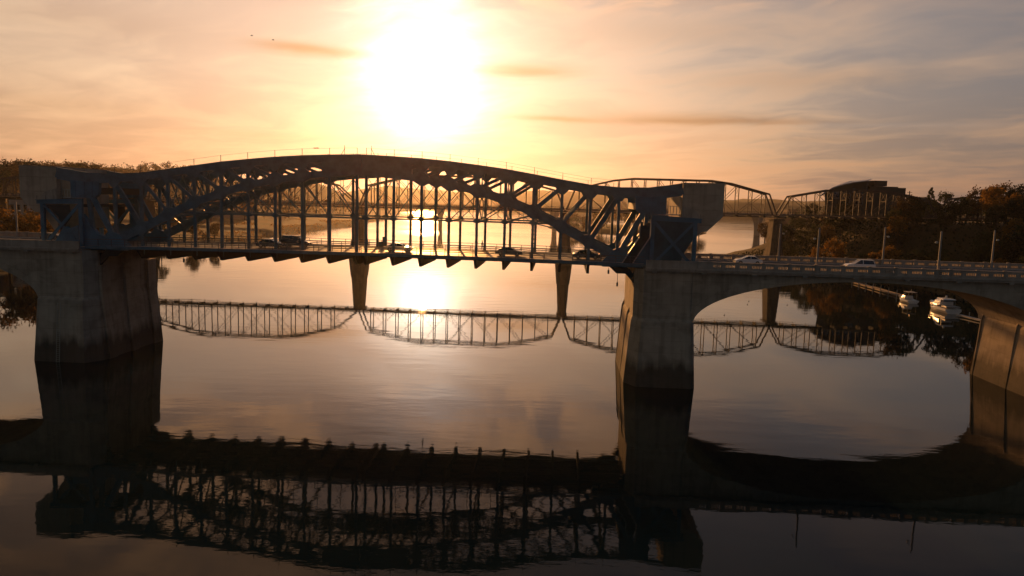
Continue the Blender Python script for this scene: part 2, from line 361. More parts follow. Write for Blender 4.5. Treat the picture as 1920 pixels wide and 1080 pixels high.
# ------------------------------------------------------------------ bascule leaves
def cam_z(s): return .53*max(0, 1-(s/60)**2)
ZD = 17.42                                        # walking level of the deck
PN = [.775+4.57*k for k in range(12)]
ZT = [33.80, 33.64, 33.43, 33.08, 32.60, 32.06, 31.34, 30.60, 29.90, 29.62, 29.70, 30.35]
ZL = [31.00, 30.69, 30.12, 29.38, 28.40, 27.02, 25.28, 23.10, 20.70, 18.60]
ZS = 23.55
def zt(s):
    s = abs(s); k = min(10, max(0, int((s-.775)/4.57))); f = (s-PN[k])/4.57
    return ZT[k]*(1-f)+ZT[k+1]*f
def leaf(sg, label):
    T = Thing('bascule_leaf', label, 'lift bridge', BR, (sg*46, 7, ZD-1), 'the two leaves of the lifting arch')
    S = M['steel']
    web_end = 8.3 if sg > 0 else 6.6
    for ti, t in enumerate((0, 14.0)):
        # top chord: box section following the camelback
        P = [(.05, zt(.775)+.02)] + [(PN[k], ZT[k]) for k in range(12)] + [(51.8, 30.5)]
        th = lambda k: 1.15 if k < 8 else 1.25
        Q = [(x, z) for x, z in P] + [(x, z-(1.15 if x < 38 else 1.3 if x < 44 else 1.9)) for x, z in reversed(P)]
        tcb = MB().prism(Q, t-.35, t+.35, sg)
        tcb.prism([(x, z+.06) for x, z in P]+[(x, z+.001) for x, z in reversed(P)], t-.47, t+.47, sg)
        top = T.part('top_chord', tcb, S)
        # walkway posts and wire on the chord
        hr = MB()
        for k in range(0, 10):
            for f in ((0,) if True else (0, .5)):
                x = PN[k]; hr.beam((sg*x, t, zt(x)), (sg*x, t, zt(x)+1.15), .07, .07)
        for k in range(0, 9):
            for dz in (1.1,): hr.beam((sg*PN[k], t, ZT[k]+dz), (sg*PN[k+1], t, ZT[k+1]+dz), .03, .03)
        T.part('handrail', hr, M['rail'], top)
        # lower chord
        Pl = [(.05, ZL[0]+.05)] + [(PN[k], ZL[k]) for k in range(10)]
        up_, dn_ = [], []
        for i, (x, z) in enumerate(Pl):
            a = Pl[max(0, i-1)]; b = Pl[min(len(Pl)-1, i+1)]; dx, dz = b[0]-a[0], b[1]-a[1]; L = sqrt(dx*dx+dz*dz)
            h = .48+.022*i; up_.append((x-dz/L*h, z+dx/L*h)); dn_.append((x+dz/L*h, z-dx/L*h))
        T.part('bottom_chord', MB().prism(up_+dn_[::-1], t-.36, t+.36, sg), S)
        # solid web where the two chords close up at midspan
        wb = MB().prism([(.05, ZL[0]), (.05, ZT[0]-1.1)]+[(PN[k], ZT[k]-1.1) for k in (1,)]+[(web_end, zt(web_end)-1.1), (web_end, ZL[2]+.5 if web_end > 8 else ZL[1]+.2), (PN[1], ZL[1])], t-.22, t+.22, sg)
        T.part('web_plate', wb, S)
        for k in range(0, 12):
            x = sg*PN[k]
            if 2 <= k <= 9:
                T.part('vertical_post', MB().beam((x, t, ZT[k]-1.1), (x, t, max(ZL[k], 18.3)+.2), .5, .44), S)
            # gusset plates, chamfered
            if 1 < k < 10:
                w2, hh = (1.25, 1.0)
                gm = MB().prism([(PN[k]-w2, zt(PN[k]-w2)-1.13), (PN[k]-.45, ZT[k]-1.15-hh), (PN[k]+.45, ZT[k]-1.15-hh), (PN[k]+w2, zt(PN[k]+w2)-1.13)], t-.30, t+.30, sg)
                T.part('gusset_plate', gm, S)
            if 2 <= k < 9:
                z = ZL[k]; sl = (ZL[min(9, k+1)]-ZL[k-1])/(2*4.57)
                gm = MB().prism([(PN[k]-1.5, z-1.5*sl+.3), (PN[k]-.5, z+1.25), (PN[k]+.5, z+1.1), (PN[k]+1.3, z+1.3*sl+.55), (PN[k]+1.5, z+1.5*sl-.3), (PN[k]+.4, z-1.05), (PN[k]-.4, z-.95), (PN[k]-1.5, z-1.5*sl-.5)], t-.42, t+.42, sg)
                T.part('gusset_plate', gm, S)
            if k <= 8:
                hg = MB().beam((x, t, ZL[k]-.3), (x, t, 16.0+cam_z(x)), .45, .40)
                for q in range(9):                       # batten plates give the laced edge
                    zz = 17.9+q*(ZL[k]-18.6)/9
                    hg.box((x-.235, t-.16, zz), (x+.235, t+.16, zz+.22))
                T.part('hanger', hg, S)
        for k in range(1, 9):                           # diagonal: foot of one panel to head of the next
            a = (sg*PN[k], t, ZL[k]+.4); b = (sg*PN[k+1], t, ZT[k+1]-1.0)
            T.part('diagonal_brace', MB().beam(a, b, .40, .50), S)
        st = MB().beam((0.05*sg, t, ZS), (sg*33.3, t, ZS), .3, .26)
        for k in range(8): st.prism([(PN[k]-.75, ZS-.12), (PN[k]-.25, ZS-.28), (PN[k]+.25, ZS-.28), (PN[k]+.75, ZS-.12), (PN[k]+.75, ZS+.12), (PN[k]+.25, ZS+.28), (PN[k]-.25, ZS+.28), (PN[k]-.75, ZS+.12)], t-.12, t+.12, sg)
        T.part('horizontal_strut', st, S)
        rods = MB()
        for k in range(7):
            m_ = (PN[k]+PN[k+1])/2; zm = (ZL[k]+ZL[k+1])/2
            rods.beam((sg*PN[k+1], t, ZL[k+1]-.5), (sg*PN[k], t, ZS), .12, .15)
            rods.beam((sg*PN[k], t, ZL[k]-.5), (sg*PN[k+1], t, ZS), .08, .08)
            rods.beam((sg*m_, t, zm-.4), (sg*m_, t, ZS), .09, .09)
        T.part('tie_rods', rods, S)
    # transverse members
    for k in range(0, 11):
        x = sg*PN[k]; b = MB()
        b.beam((x, .3, ZT[k]-.35), (x, 13.7, ZT[k]-.35), .5, .45, (1, 0, 0))
        T.part('top_strut', b, S)
    lat = MB()
    for k in range(0, 10):
        a0, a1 = sg*PN[k], sg*PN[k+1]; z0, z1 = ZT[k]-.4, ZT[k+1]-.4
        lat.beam((a0, .3, z0), (a1, 7, z1), .28, .28); lat.beam((a1, 7, z1), (a0, 13.7, z0), .28, .28)
        lat.beam((a1, .3, z1), (a0, 7, z0), .28, .28); lat.beam((a0, 7, z0), (a1, 13.7, z1), .28, .28)
    T.part('top_laterals', lat, S)
    lat = MB()
    for k in range(0, 8):
        a0, a1 = sg*PN[k], sg*PN[k+1]; z0, z1 = ZL[k], ZL[k+1]
        lat.beam((a0, .3, z0), (a1, 13.7, z1), .22, .22); lat.beam((a1, .3, z1), (a0, 13.7, z0), .22, .22)
        lat.beam((a0, .3, z0-.1), (a0, 13.7, z0-.1), .35, .4, (1, 0, 0))
    T.part('bottom_laterals', lat, S)
    for k in range(2, 8):                               # sway frames, laced
        b = MB(); x = sg*PN[k]; z1, z0 = ZL[k]-.3, ZS
        if z1-z0 > 1.2 and k in (4, 5, 6):
            for q in range(2):
                ya, yb = .3+q*6.7, .3+(q+1)*6.7
                b.beam((x, ya, z0), (x, yb, z1), .14, .14, (1, 0, 0)); b.beam((x, yb, z0), (x, ya, z1), .14, .14, (1, 0, 0))
        b.beam((x, .2, ZS), (x, 13.8, ZS), .3, .3, (1, 0, 0))
        zt_, zl_ = ZT[k]-.8, ZL[k]+.4
        if zt_-zl_ > 1.5 and k > 3:
            for q in range(3):
                ya, yb = .3+q*4.46, .3+(q+1)*4.46
                b.beam((x, ya, zl_), (x, yb, zt_), .16, .16, (1, 0, 0)); b.beam((x, yb, zl_), (x, ya, zt_), .16, .16, (1, 0, 0))
        T.part('sway_frame', b, S)
    # deck
    n = 12; rd, sw, fa = MB(), MB(), MB()
    def strip(mb, t0, t1, z0, z1, s0=.03, s1=46.2):
        for i in range(n):
            a = s0+(s1-s0)*i/n; b = s0+(s1-s0)*(i+1)/n; ca, cb = cam_z(a), cam_z(b)
            r = [[(sg*a, t0, z0+ca), (sg*a, t1, z0+ca), (sg*a, t1, z1+ca), (sg*a, t0, z1+ca)], [(sg*b, t0, z0+cb), (sg*b, t1, z0+cb), (sg*b, t1, z1+cb), (sg*b, t0, z1+cb)]]
            mb.loft(r, cap=(i in (0, n-1)))
    strip(rd, .45, 13.55, ZD-.28, ZD-.02); T.part('roadway', rd, M['asphalt'])
    for t0, t1 in ((-1.95, -.30), (14.3, 15.95)):
        q = MB(); strip(q, t0, t1, ZD-.12, ZD); T.part('sidewalk', q, M['walk'])
    for t0 in (-2.08, 15.97):
        q = MB(); strip(q, t0, t0+.11, ZD-.46, ZD+.05); T.part('fascia_beam', q, S)
    for t0 in (2, 5, 8.8, 11.8):
        q = MB(); strip(q, t0-.12, t0+.12, ZD-.9, ZD-.29); T.part('stringer', q, M['steel_dark'])
    q = MB(); strip(q, 6.94, 7.06, ZD-.02, ZD-.012, 1, 46); T.part('lane_marking', q, M['paint_mark'])
    for k in range(0, 9):
        x = sg*PN[k]; c = cam_z(x); zb = 15.35+c; zf = ZD-.46+c
        b = MB(); r = []
        for xx in (x-.20, x+.20):
            r.append([(xx, -2.0, zf+.05), (xx, -.25, zb), (xx, 14.25, zb), (xx, 16.0, zf+.05), (xx, 14.25, zf+.15), (xx, -.25, zf+.15)])
        b.loft(r); T.part('floor_beam', b, M['steel_dark'])
    for t in (-2.02, 16.02, .55, 13.45):
        b = MB(); out = t in (-2.02, 16.02); hh = 1.12 if out else .75
        step = 2.285 if out else 2.285; nn = int(45.6/step)
        for i in range(nn+1):
            s_ = .5+i*step; c = cam_z(s_); b.beam((sg*s_, t, ZD-.3+c), (sg*s_, t, ZD+hh+c), .09, .09)
        for dz, wd in (((hh, .09), (hh*.62, .05), (hh*.3, .05)) if out else ((hh, .14), (hh*.55, .10))):
            for i in range(n):
                a = .2+45.9*i/n; e = .2+45.9*(i+1)/n
                b.beam((sg*a, t, ZD+dz+cam_z(a)), (sg*e, t, ZD+dz+cam_z(e)), .06, wd)
        T.part('railing' if out else 'guard_rail', b, M['rail'])
    # heel of the leaf: solid plates over the trunnion and counterweight
    for t in (0, 14.0):
        p = [(44.4, 28.4), (44.6, 26.2), (45.3, 25.6), (49.4, 25.5), (49.4, 28.5), (46.5, 28.2)]
        T.part('trunnion_plate', MB().prism(p, t-.40, t+.40, sg), M['steel_blue'])
        rib = MB()
        for x in (45.6, 47.0, 48.6): rib.beam((sg*x, t-.46, 25.7), (sg*x, t-.46, 28.3), .12, .16)
        T.part('stiffener', rib, M['steel_blue'])
        T.part('heel_post', MB().beam((sg*46.5, t, 25.7), (sg*45.6, t, 17.0), .5, .65), S)
        T.part('diagonal_brace', MB().beam((sg*PN[9], t, 18.4), (sg*46.2, t, 26.4), .45, .85), M['steel_blue'])
        T.part('diagonal_brace', MB().beam((sg*PN[8], t, 20.6), (sg*(PN[9]+.2), t, 28.6), .4, .6), S)
        pl_ = [(39.4, 17.5), (41.2, 19.6), (42.6, 20.2), (43.6, 19.2), (45.0, 19.6), (46.3, 21.2), (47.6, 22.9), (47.6, 17.1), (47, 16.9), (39.6, 16.9)]
        T.part('heel_plate', MB().prism(pl_, t-.50, t+.50, sg), M['steel_blue'])
        und = [(40.8, 16.9), (41.95, 15.85), (43.4, 15.85), (45.5, 13.6), (46.3, 13.2), (46.3, 16.9), (45.0, 16.9), (44.6, 15.9), (44.1, 16.6), (43.6, 16.9)]
        T.part('heel_bracket', MB().prism(und, t-.35, t+.35, sg), M['steel_dark'])
        rk = MB()
        rk.beam((sg*49.4, t, 28.9), (sg*51.9, t, 29.6), .6, 1.5); T.part('tail_girder', rk, S)
    xb = MB(); xb.box((min(sg*44.6, sg*46.6), .5, 26.2), (max(sg*44.6, sg*46.6), 13.5, 27.3)); T.part('cross_girder', xb, M['steel_dark'])
    # counterweight
    cw = [(51.9, 30.52), (58.4, 30.62), (58.4, 25.4), (56.0, 23.0), (55.2, 22.9), (53.8, 21.7), (52.6, 20.0), (51.9, 20.0)]
    c = T.part('counterweight', MB().prism(cw, -.25, 14.25, sg), M['cwt'])
    arc = [(51.95, 22.2), (53.9, 22.2), (54.6, 23.2), (54.75, 24.4), (54.55, 25.6), (54.0, 26.3), (53.1, 26.7), (51.95, 26.95)]
    T.part('segment_cheek', MB().prism(arc, -.42, -.255, sg), M['conc2'], c)
    T.part('coping', MB().prism([(51.88, 30.53), (58.45, 30.63), (58.45, 30.74), (51.88, 30.64)], -.32, 14.32, sg), M['conc2'], c)
    pf = MB()                                            # little service landing between plate and counterweight
    pf.box((min(sg*49.6, sg*51.85), .6, 25.45), (max(sg*49.6, sg*51.85), 3.2, 25.6))
    for i in range(5): pf.beam((sg*(49.7+i*.5), .7, 25.6), (sg*(49.7+i*.5), .7, 26.9), .08, .10)
    pf.beam((sg*49.6, .7, 26.9), (sg*51.8, .7, 26.9), .08, .08); pf.beam((sg*51.7, .7, 25.6), (sg*51.7, .7, 28.3), .10, .10)
    T.part('service_landing', pf, M['galv'])
    return T
leaf(-1, 'left leaf of the arched blue steel lift bridge, its counterweight at the left edge')
leaf(1, 'right leaf of the arched blue steel lift bridge, its counterweight right of the middle pier')

# fixed steel towers that carry the trunnions
def tower(sg, closed, label):
    T = Thing('trunnion_tower', label, 'bridge tower', BR, (sg*50.5, 7, 17.0), 'steel towers standing on the piers')
    for t in (-.95, 14.95):
        T.part('top_girder', MB().prism([(47.0, 24.55), (54.9, 24.35), (54.9, 24.95), (47.0, 25.35)], t-.25, t+.25, sg), M['steel_blue'])
        T.part('girder_flange', MB().prism([(46.9, 25.352), (55.0, 24.952), (55.0, 25.05), (46.9, 25.45)], t-.4, t+.4, sg), M['steel_blue'])
        for x, z1 in ((47.35, 24.6), (54.0, 24.4)):
            T.part('column', MB().beam((sg*x, t, 17.3), (sg*x, t, z1), .5, .62), M['steel_blue'])
        br = MB()
        br.beam((sg*47.6, t-.22, 24.3), (sg*53.7, t-.22, 17.6), .14, .5); br.beam((sg*53.7, t-.08, 24.2), (sg*47.6, t-.08, 17.6), .13, .42)
        T.part('diagonal_brace', br, M['steel_blue'])
        if closed:
            T.part('cladding', MB().prism([(47.66, 18.2), (52.0, 18.2), (52.4, 19.4), (53.69, 21.6), (53.69, 24.36), (47.66, 24.57)], t-.12, t-.02, sg), M['clad'])
        else:
            arcp = [(53.68, 23.9), (52.6, 23.6), (51.3, 22.3), (50.9, 20.8), (51.2, 19.2), (51.9, 18.0), (51.0, 18.0), (50.3, 19.6), (50.0, 21.0), (49.0, 22.4), (49.3, 24.3), (53.68, 24.2)]
            T.part('curved_web', MB().prism(arcp, t-.10, t, sg), M['steel_dark'])
            T.part('base_plate', MB().prism([(47.7, 17.5), (52.4, 17.5), (50.3, 20.7), (49.4, 20.7)], t-.22, t-.12, sg), M['steel_blue'])
            T.part('base_plate', MB().prism([(47.7, 18.0), (49.3, 20.4), (47.7, 21.0)], t-.34, t-.24, sg), M['steel_blue'])
    b = MB(); b.box((min(sg*47.1, sg*47.6), -.6, 24.0), (max(sg*47.1, sg*47.6), 14.6, 24.5)); T.part('cross_beam', b, M['steel_dark'])
    b = MB(); b.box((min(sg*53.8, sg*54.3), -.6, 23.6), (max(sg*53.8, sg*54.3), 14.6, 24.2)); T.part('cross_beam', b, M['steel_dark'])
    hr = MB()
    for i in range(6): hr.beam((sg*(47.2+i*1.5), -1.3, 25.3-.05*i), (sg*(47.2+i*1.5), -1.3, 26.0-.05*i), .05, .05)
    T.part('handrail', hr, M['rail'])
tower(-1, False, 'open steel tower with crossed braces on the left pier')
tower(1, True, 'dark panelled steel tower on the middle pier beside the stair')
# stair up to the right trunnion
T = Thing('access_stair', 'steep steel access stair with bright handrails rising to the right tower', 'stair', BR, (43.5, -1.4, ZD))
tr = MB()
for i in range(22):
    f = i/21; s_ = 42.7+2.9*f; z_ = ZD+.2+4.4*f; tr.box((s_-.1, -1.7, z_), (s_+1.3, -.7, z_+.05))
T.part('treads', tr, M['steel_dark'])
for q in (42.6, 44.25):
    b = MB(); b.beam((q, -1.75, ZD+.1), (q+2.6, -1.75, ZD+4.4), .10, .16); b.beam((q+2.6, -1.75, ZD+4.4), (q+2.65, -1.75, ZD+(7.4 if q > 43 else 6.2)), .10, .14)
    T.part('handrail', b, M['galv'])
T.part('side_sheet', MB().prism([(42.7, ZD+.1), (44.2, ZD+.1), (46.8, ZD+4.4), (46.8, ZD+7), (45.3, ZD+6), (45.3, ZD+4.4)], -1.68, -1.62), M['steel_dark'])

# ------------------------------------------------------------------ piers
def pier(sg, s0, label, ladder=False, group='concrete piers of the arched bridge'):
    T = Thing('concrete_pier', label, 'bridge pier', BR, (sg*(s0+5), 7, ZW), group)
    def ring(z, e, f, ch):
        a, b, t0, t1 = s0-.1-e, s0+9.2+e*.6, -3.0-f, 17.2+f
        return [(sg*x, y, z) for x, y in ((a, t0+ch*1.6), (a+ch, t0), (b-ch*.4, t0), (b, t0+ch*.5), (b, t1-ch*.5), (b-ch*.4, t1), (a+ch, t1), (a, t1-ch*1.6))]
    b = MB().loft([ring(-6, 1.3, 1.8, 1.7), ring(ZW, 1.1, 1.5, 1.7), ring(7.6, .35, .7, 1.5), ring(8.6, .25, .55, 1.4), ring(9.1, 0, 0, 1.3), ring(16.9, 0, 0, 1.3)])
    T.part('shaft', b, M['conc'])
    for t0, t1, e in (((13.6, 16.4, .35), (-.7, 1.6, .35), (6.3, 8.2, .35)) if sg < 0 else ((15.2, 15.5, -.05), (5.0, 5.3, -.05))):
        r = [[(sg*(s0-.1-.15-f-e*1.0), t0, z), (sg*(s0+.6), t0, z), (sg*(s0+.6), t1, z), (sg*(s0-.1-.15-f-e*1.0), t1, z)] for z, f in (((-4, 1.2), (9, .05), (14.2, -.05)) if sg < 0 else ((-4, 1.2), (7.6, .42), (8.8, .28), (10.5, -.4)))]
        T.part('pilaster', MB().loft(r), M['conc'])
    cap = MB().box((min(sg*(s0+1.2), sg*(s0+9.3)), -2.95, 16.9), (max(sg*(s0+1.2), sg*(s0+9.3)), 17.15, 17.05)); T.part('cap', cap, M['conc2'])
    if ladder:
        l = MB(); x = sg*(s0+5.0)
        for dx in (-.28, .28): l.beam((x+dx, -4.75, ZW-.5), (x+dx, -3.75, 8.2), .06, .06)
        for i in range(30): l.beam((x-.28, -4.7+i*.033, ZW+.1+i*.33), (x+.28, -4.7+i*.033, ZW+.1+i*.33), .04, .04)
        T.part('ladder', l, M['galv'])
    return T
pier(-1, 44.9, 'massive concrete pier at the left with a thin ladder down its front', True)
pier(1, 44.9, 'massive concrete pier right of the middle, its side glowing orange')
pier(1, 108.6, 'concrete pier at the right edge under the arch, its side glowing orange')
pier(-1, 108.6, 'concrete pier outside the left edge of the arch span')

# ------------------------------------------------------------------ concrete approach spans
def approach(sg, label):
    T = Thing('arch_span', label, 'arch bridge', BR, (sg*79.8, 7, 8.4), 'concrete arch approach spans')
    def arch(n=40, off=0.0, a=27.2, c=81.3, z0=8.4, h=7.6):
        return [(c-(a+off*.8)*cos(pi*i/n), z0+(h+off)*sin(pi*i/n)) for i in range(n+1)]
    inn = arch(); out_ = arch(off=1.45)
    for t0, t1 in ((-2.75, -2.2), (16.4, 16.95)):
        # spandrel wall above the ring
        b = MB(); top = 16.95; v = []; n = len(out_)
        for t in (t0, t1):
            v += [(sg*x, t, min(z, 16.9)) for x, z in out_]; v += [(sg*x, t, top) for x, z in out_]
        f = [(i, i+1, n+i+1, n+i) for i in range(n-1)] + [(2*n+i, 3*n+i, 3*n+i+1, 2*n+i+1) for i in range(n-1)] + [(n+i, n+i+1, 3*n+i+1, 3*n+i) for i in range(n-1)]
        b.add(v, f); T.part('spandrel_wall', b, M['conc'])
        b = MB(); v = []
        to0, to1 = (t0-.16, t1) if t0 < 0 else (t0, t1+.16)
        o2 = [(x, min(z, 16.6)) for x, z in out_]
        for t in (to0, to1): v += [(sg*x, t, z) for x, z in inn]+[(sg*x, t, z) for x, z in o2]
        f = [(i, i+1, n+i+1, n+i) for i in range(n-1)]+[(2*n+i, 3*n+i, 3*n+i+1, 2*n+i+1) for i in range(n-1)]+[(i, 2*n+i, 2*n+i+1, i+1) for i in range(n-1)]+[(n+i, n+i+1, 3*n+i+1, 3*n+i) for i in range(n-1)]
        b.add(v, f); T.part('arch_ring', b, M['conc'])
    b = MB(); v = []
    for t in (-2.2, 16.4): v += [(sg*x, t, z+.02) for x, z in inn]
    n = len(inn); b.add(v, [(i, n+i, n+i+1, i+1) for i in range(n-1)]); T.part('soffit', b, M['conc'], fix=False)
    s0, s1 = (46.3, 160)
    def bx(a, t0, z0, b_, t1, z1): return MB().box((min(sg*a, sg*b_), t0, z0), (max(sg*a, sg*b_), t1, z1))
    T.part('roadway', bx(s0, -1.0, 16.96, s1, 15.0, 17.30), M['asphalt'])
    for t0, t1 in ((-2.9, -1.0), (15.0, 16.9)):
        T.part('sidewalk', bx(s0, t0, 17.0 if False else 17.06, s1, t1, 17.46), M['walk'])
    q = bx(s0, 6.93, 17.303, s1, 7.07, 17.308); T.part('lane_marking', q, M['paint_mark'])
    for side, ty in ((0, -3.3), (1, 17.0)):
        o = -1 if side == 0 else 1
        c = bx(s0, ty-.35 if side == 0 else ty-.05, 16.70, s1, ty+.40 if side == 0 else ty+.4, 17.0); 
        c.box((min(sg*s0, sg*s1), ty-.5 if side == 0 else ty-.05, 17.003), (max(sg*s0, sg*s1), ty+.38 if side == 0 else ty+.55, 17.22))
        T.part('cornice', c, M['conc2'])
        br = MB(); s_ = s0+1
        while s_ < 112: br.box((min(sg*s_, sg*(s_+.7)), ty-.42 if side == 0 else ty, 16.45), (max(sg*s_, sg*(s_+.7)), ty+.3, 16.72)); s_ += 7.7
        T.part('corbels', br, M['conc2'])
        pb = MB(); zb, zt_ = 17.222, 18.42
        def seg(a, b_, z0, z1, tk=.14): pb.box((min(sg*a, sg*b_), ty-tk, z0), (max(sg*a, sg*b_), ty+tk, z1))
        solid_end = (56.0 if sg > 0 else 66.0)
        a = s0
        while a < solid_end-.1:
            seg(a, min(a+3.9, solid_end), zb, zt_-.1); seg(a+3.9-.35, a+3.9+.05, zb, zt_-.04, .19); a += 4.0
        seg(s0, s1, zt_-.1+.002, zt_, .20)
        a = solid_end
        while a < 114:
            seg(a, a+4.0, zb, zb+.40); seg(a, a+4.0, zt_-.42, zt_-.1)
            seg(a, a+.75, zb+.40, zt_-.42, .16); seg(a+1.95, a+2.62, zb+.40, zt_-.42)
            for gx in (a+.75, a+2.62):
                for i in range(5): seg(gx+.10+i*.24, gx+.10+i*.24+.13, zb+.40, zt_-.42, .12)
            seg(a+.0, a+.5, zt_+.002, zt_+.10, .22); a += 4.03
        T.part('balustrade', pb, M['conc2'])
    return T
approach(-1, 'concrete arch span running off the left edge of the picture')
approach(1, 'concrete arch span with a balustrade at the right over dark water')
# next spans' deck edge continues on both banks (out of the frame): road only

# ------------------------------------------------------------------ street lamps
def lamp(s_, t, label):
    T = Thing('street_lamp', label, 'street lamp', BR, (s_, t, 17.46), 'tall lamp posts along the bridge parapets')
    b = MB().tube((s_, t, 17.46), (s_, t, 24.0), .17, .13, 10); b.tube((s_, t, 17.46), (s_, t, 18.3), .24, .2, 10)
    b.ball((s_, t, 24.05), .16, 10, 6, 1.2); T.part('pole', b, M['walk'], smooth=False)
    d = .5 if t > 0 else -.5
    a = MB().tube((s_, t, 22.7), (s_+d, t, 22.55), .04, .04, 6); T.part('arm', a, M['rail'])
    T.part('lamp_head', MB().ball((s_+d*1.25, t, 22.5), .24, 10, 6, .7), M['lamp'], smooth=True)
for i, (s_, t, lb) in enumerate([(72.7, -2.7, 'lamp post on the near parapet above the arch, third from the right'), (91.0, -2.7, 'lamp post on the near parapet nearest the right edge'),
    (72.3, 16.6, 'lamp post on the far parapet beside the stone pier, leftmost on the right approach'), (90.7, 16.6, 'lamp post on the far parapet behind the white estate car'), (109.6, 16.6, 'rightmost lamp post on the far parapet'), (-72.0, 16.6, 'lamp post at the left edge behind the left parapet')]):
    lamp(s_, t, lb)

# ------------------------------------------------------------------ vehicles
def car(name, kind, pm, label, s_, t, head=1, zr=17.4):
    """head = +1: faces +s"""
    T = Thing(name, label, 'car', BR, (s_, t, zr), 'cars crossing the bridge'); L = 4.6; W = 1.82
    if kind == 'sedan':
        side = [(-2.3, .35), (-2.28, .78), (-2.1, .92), (-1.45, .98), (1.0, .98), (1.9, .86), (2.25, .68), (2.3, .35)]
        cabin = [(-1.75, .97), (-1.05, 1.38), (-.5, 1.45), (.15, 1.44), (1.25, .97)]
    elif kind == 'suv':
        side = [(-2.3, .4), (-2.3, 1.0), (-2.2, 1.08), (.95, 1.08), (1.95, 1.0), (2.25, .8), (2.3, .4)]
        cabin = [(-2.18, 1.07), (-2.0, 1.62), (-1.6, 1.72), (.1, 1.72), (1.05, 1.07)]
    else:
        side = [(-2.5, .4), (-2.5, 1.1), (-2.4, 1.16), (1.1, 1.16), (2.1, 1.05), (2.5, .85), (2.5, .4)]
        cabin = [(-2.4, 1.15), (-2.3, 1.9), (-2.0, 1.98), (.5, 1.96), (1.35, 1.15)]
    def ext(poly, w0, w1, zc):                       # tapered extrusion: narrower towards the top
        zmin = min(z for _, z in poly); zmax = max(z for _, z in poly); b = MB(); n = len(poly); v = []
        for sd in (-1, 1):
            for x, z in poly:
                f = (z-zmin)/(zmax-zmin); v.append((s_+head*x, t+sd*(w0*(1-f)+w1*f)/2, zr+z))
        b.add(v, [tuple(range(n)), tuple(range(n, 2*n))[::-1]]+[(i, n+i, n+(i+1) % n, (i+1) % n) for i in range(n)]); return b
    T.part('body', ext(side, W, W-.12, 0), pm)
    T.part('cabin_glass', ext(cabin, W-.14, W-.5, 0), M['glass'])
    zx = [p for p in cabin if p[1] > max(z for _, z in cabin)-.12]
    rf = MB(); x0, x1 = min(p[0] for p in zx)-.1, max(p[0] for p in zx)+.1; zz = max(z for _, z in cabin)
    rf.box((s_+min(head*x0, head*x1), t-.66, zr+zz-.03), (s_+max(head*x0, head*x1), t+.66, zr+zz+.03)); 
    for sd in (-1, 1):
        for (a, b_) in ((cabin[0], cabin[1]), (cabin[-1], cabin[-2])):
            rf.beam((s_+head*a[0], t+sd*(W-.16)/2, zr+a[1]), (s_+head*b_[0], t+sd*(W-.46)/2, zr+b_[1]), .06, .09)
        rf.beam((s_+head*(-.3), t+sd*(W-.14)/2, zr+cabin[0][1]), (s_+head*(-.3), t+sd*(W-.46)/2, zr+zz), .06, .08)
    T.part('roof', rf, pm)
    for x in (-1.42, 1.42):
        for sd in (-1, 1):
            y0 = t+sd*(W/2-.2); wh = MB().tube((s_+head*x, y0, zr+.33), (s_+head*x, y0+sd*.22, zr+.33), .33, .33, 14)
            wo_ = T.part('wheel', wh, M['tyre'])
            T.part('rim', MB().tube((s_+head*x, y0+sd*.2, zr+.33), (s_+head*x, y0+sd*.235, zr+.33), .2, .2, 10), M['galv'], wo_)
    fx = max(x for x, _ in side); bxk = min(x for x, _ in side)
    for sd in (-1, 1):
        T.part('headlight', MB().box((s_+head*fx-.06, t+sd*.62-.18, zr+.60), (s_+head*fx+.06, t+sd*.62+.18, zr+.76)), M['lamp'])
        T.part('taillight', MB().box((s_+head*bxk-.05, t+sd*.68-.14, zr+.65), (s_+head*bxk+.05, t+sd*.68+.14, zr+.85)), M['red'])
        T.part('mirror', MB().box((s_+head*.85-.08, t+sd*.98-.1, zr+.95), (s_+head*.85+.08, t+sd*.98+.1, zr+1.08)), pm)
    return T
M['red'] = mat('red_lens', (.25, .01, .01), .3)
pw = paint('white_paint', (.75, .74, .72)); pk = paint('black_paint', (.02, .02, .022)); ps = paint('silver_paint', (.38, .38, .38)); pd = paint('grey_paint', (.10, .10, .11))
def at_roof(px, py, hz, zr=17.4):
    return pix_z(px, py, zr+hz)
for nm, kd, pm, px, py, hz, lb, hd, t_fix in [
    ('sedan_car', 'sedan', pk, 508, 450, 1.45, 'dark car with a bright windscreen ahead of the dark van, left half', 1, 4.0),
    ('van', 'van', pk, 556, 447, 1.95, 'dark van behind the dark car on the left half of the lift bridge', 1, 7.6),
    ('sedan_car', 'sedan', ps, 748, 457, 1.45, 'silver car catching the sun at the middle of the lift bridge', 1, 4.0),
    ('sedan_car', 'sedan', pd, 955, 463, 1.45, 'grey car with a rim-lit roof on the right half of the lift bridge', 1, 4.0),
    ('sedan_car', 'sedan', pk, 1100, 469, 1.45, 'black car just left of the right tower foot', 1, 4.0),
    ('sedan_car', 'sedan', pw, 1403, 479, 1.45, 'white saloon car on the right approach, nearer the tower', -1, None),
    ('estate_car', 'suv', pw, 1612, 486, 1.72, 'white estate car on the right approach, nearer the right edge', -1, None),
    ('sedan_car', 'sedan', pk, 103, 434, 1.45, 'black car seen through the open left tower', 1, 11.0)]:
    s_, t_ = at_roof(px, py, hz, 17.4)
    if t_fix is not None:
        t_ = t_fix; s_ = pix_t(px, py, t_)[0]
    else: t_ = min(max(t_, 1.2), 12.5)
    zr = (17.302 if abs(s_) > 46.3 else ZD-.015+cam_z(s_))
    print('car', round(s_, 1), round(t_, 1)); car(nm, kd, pm, lb, s_, t_, hd, zr)

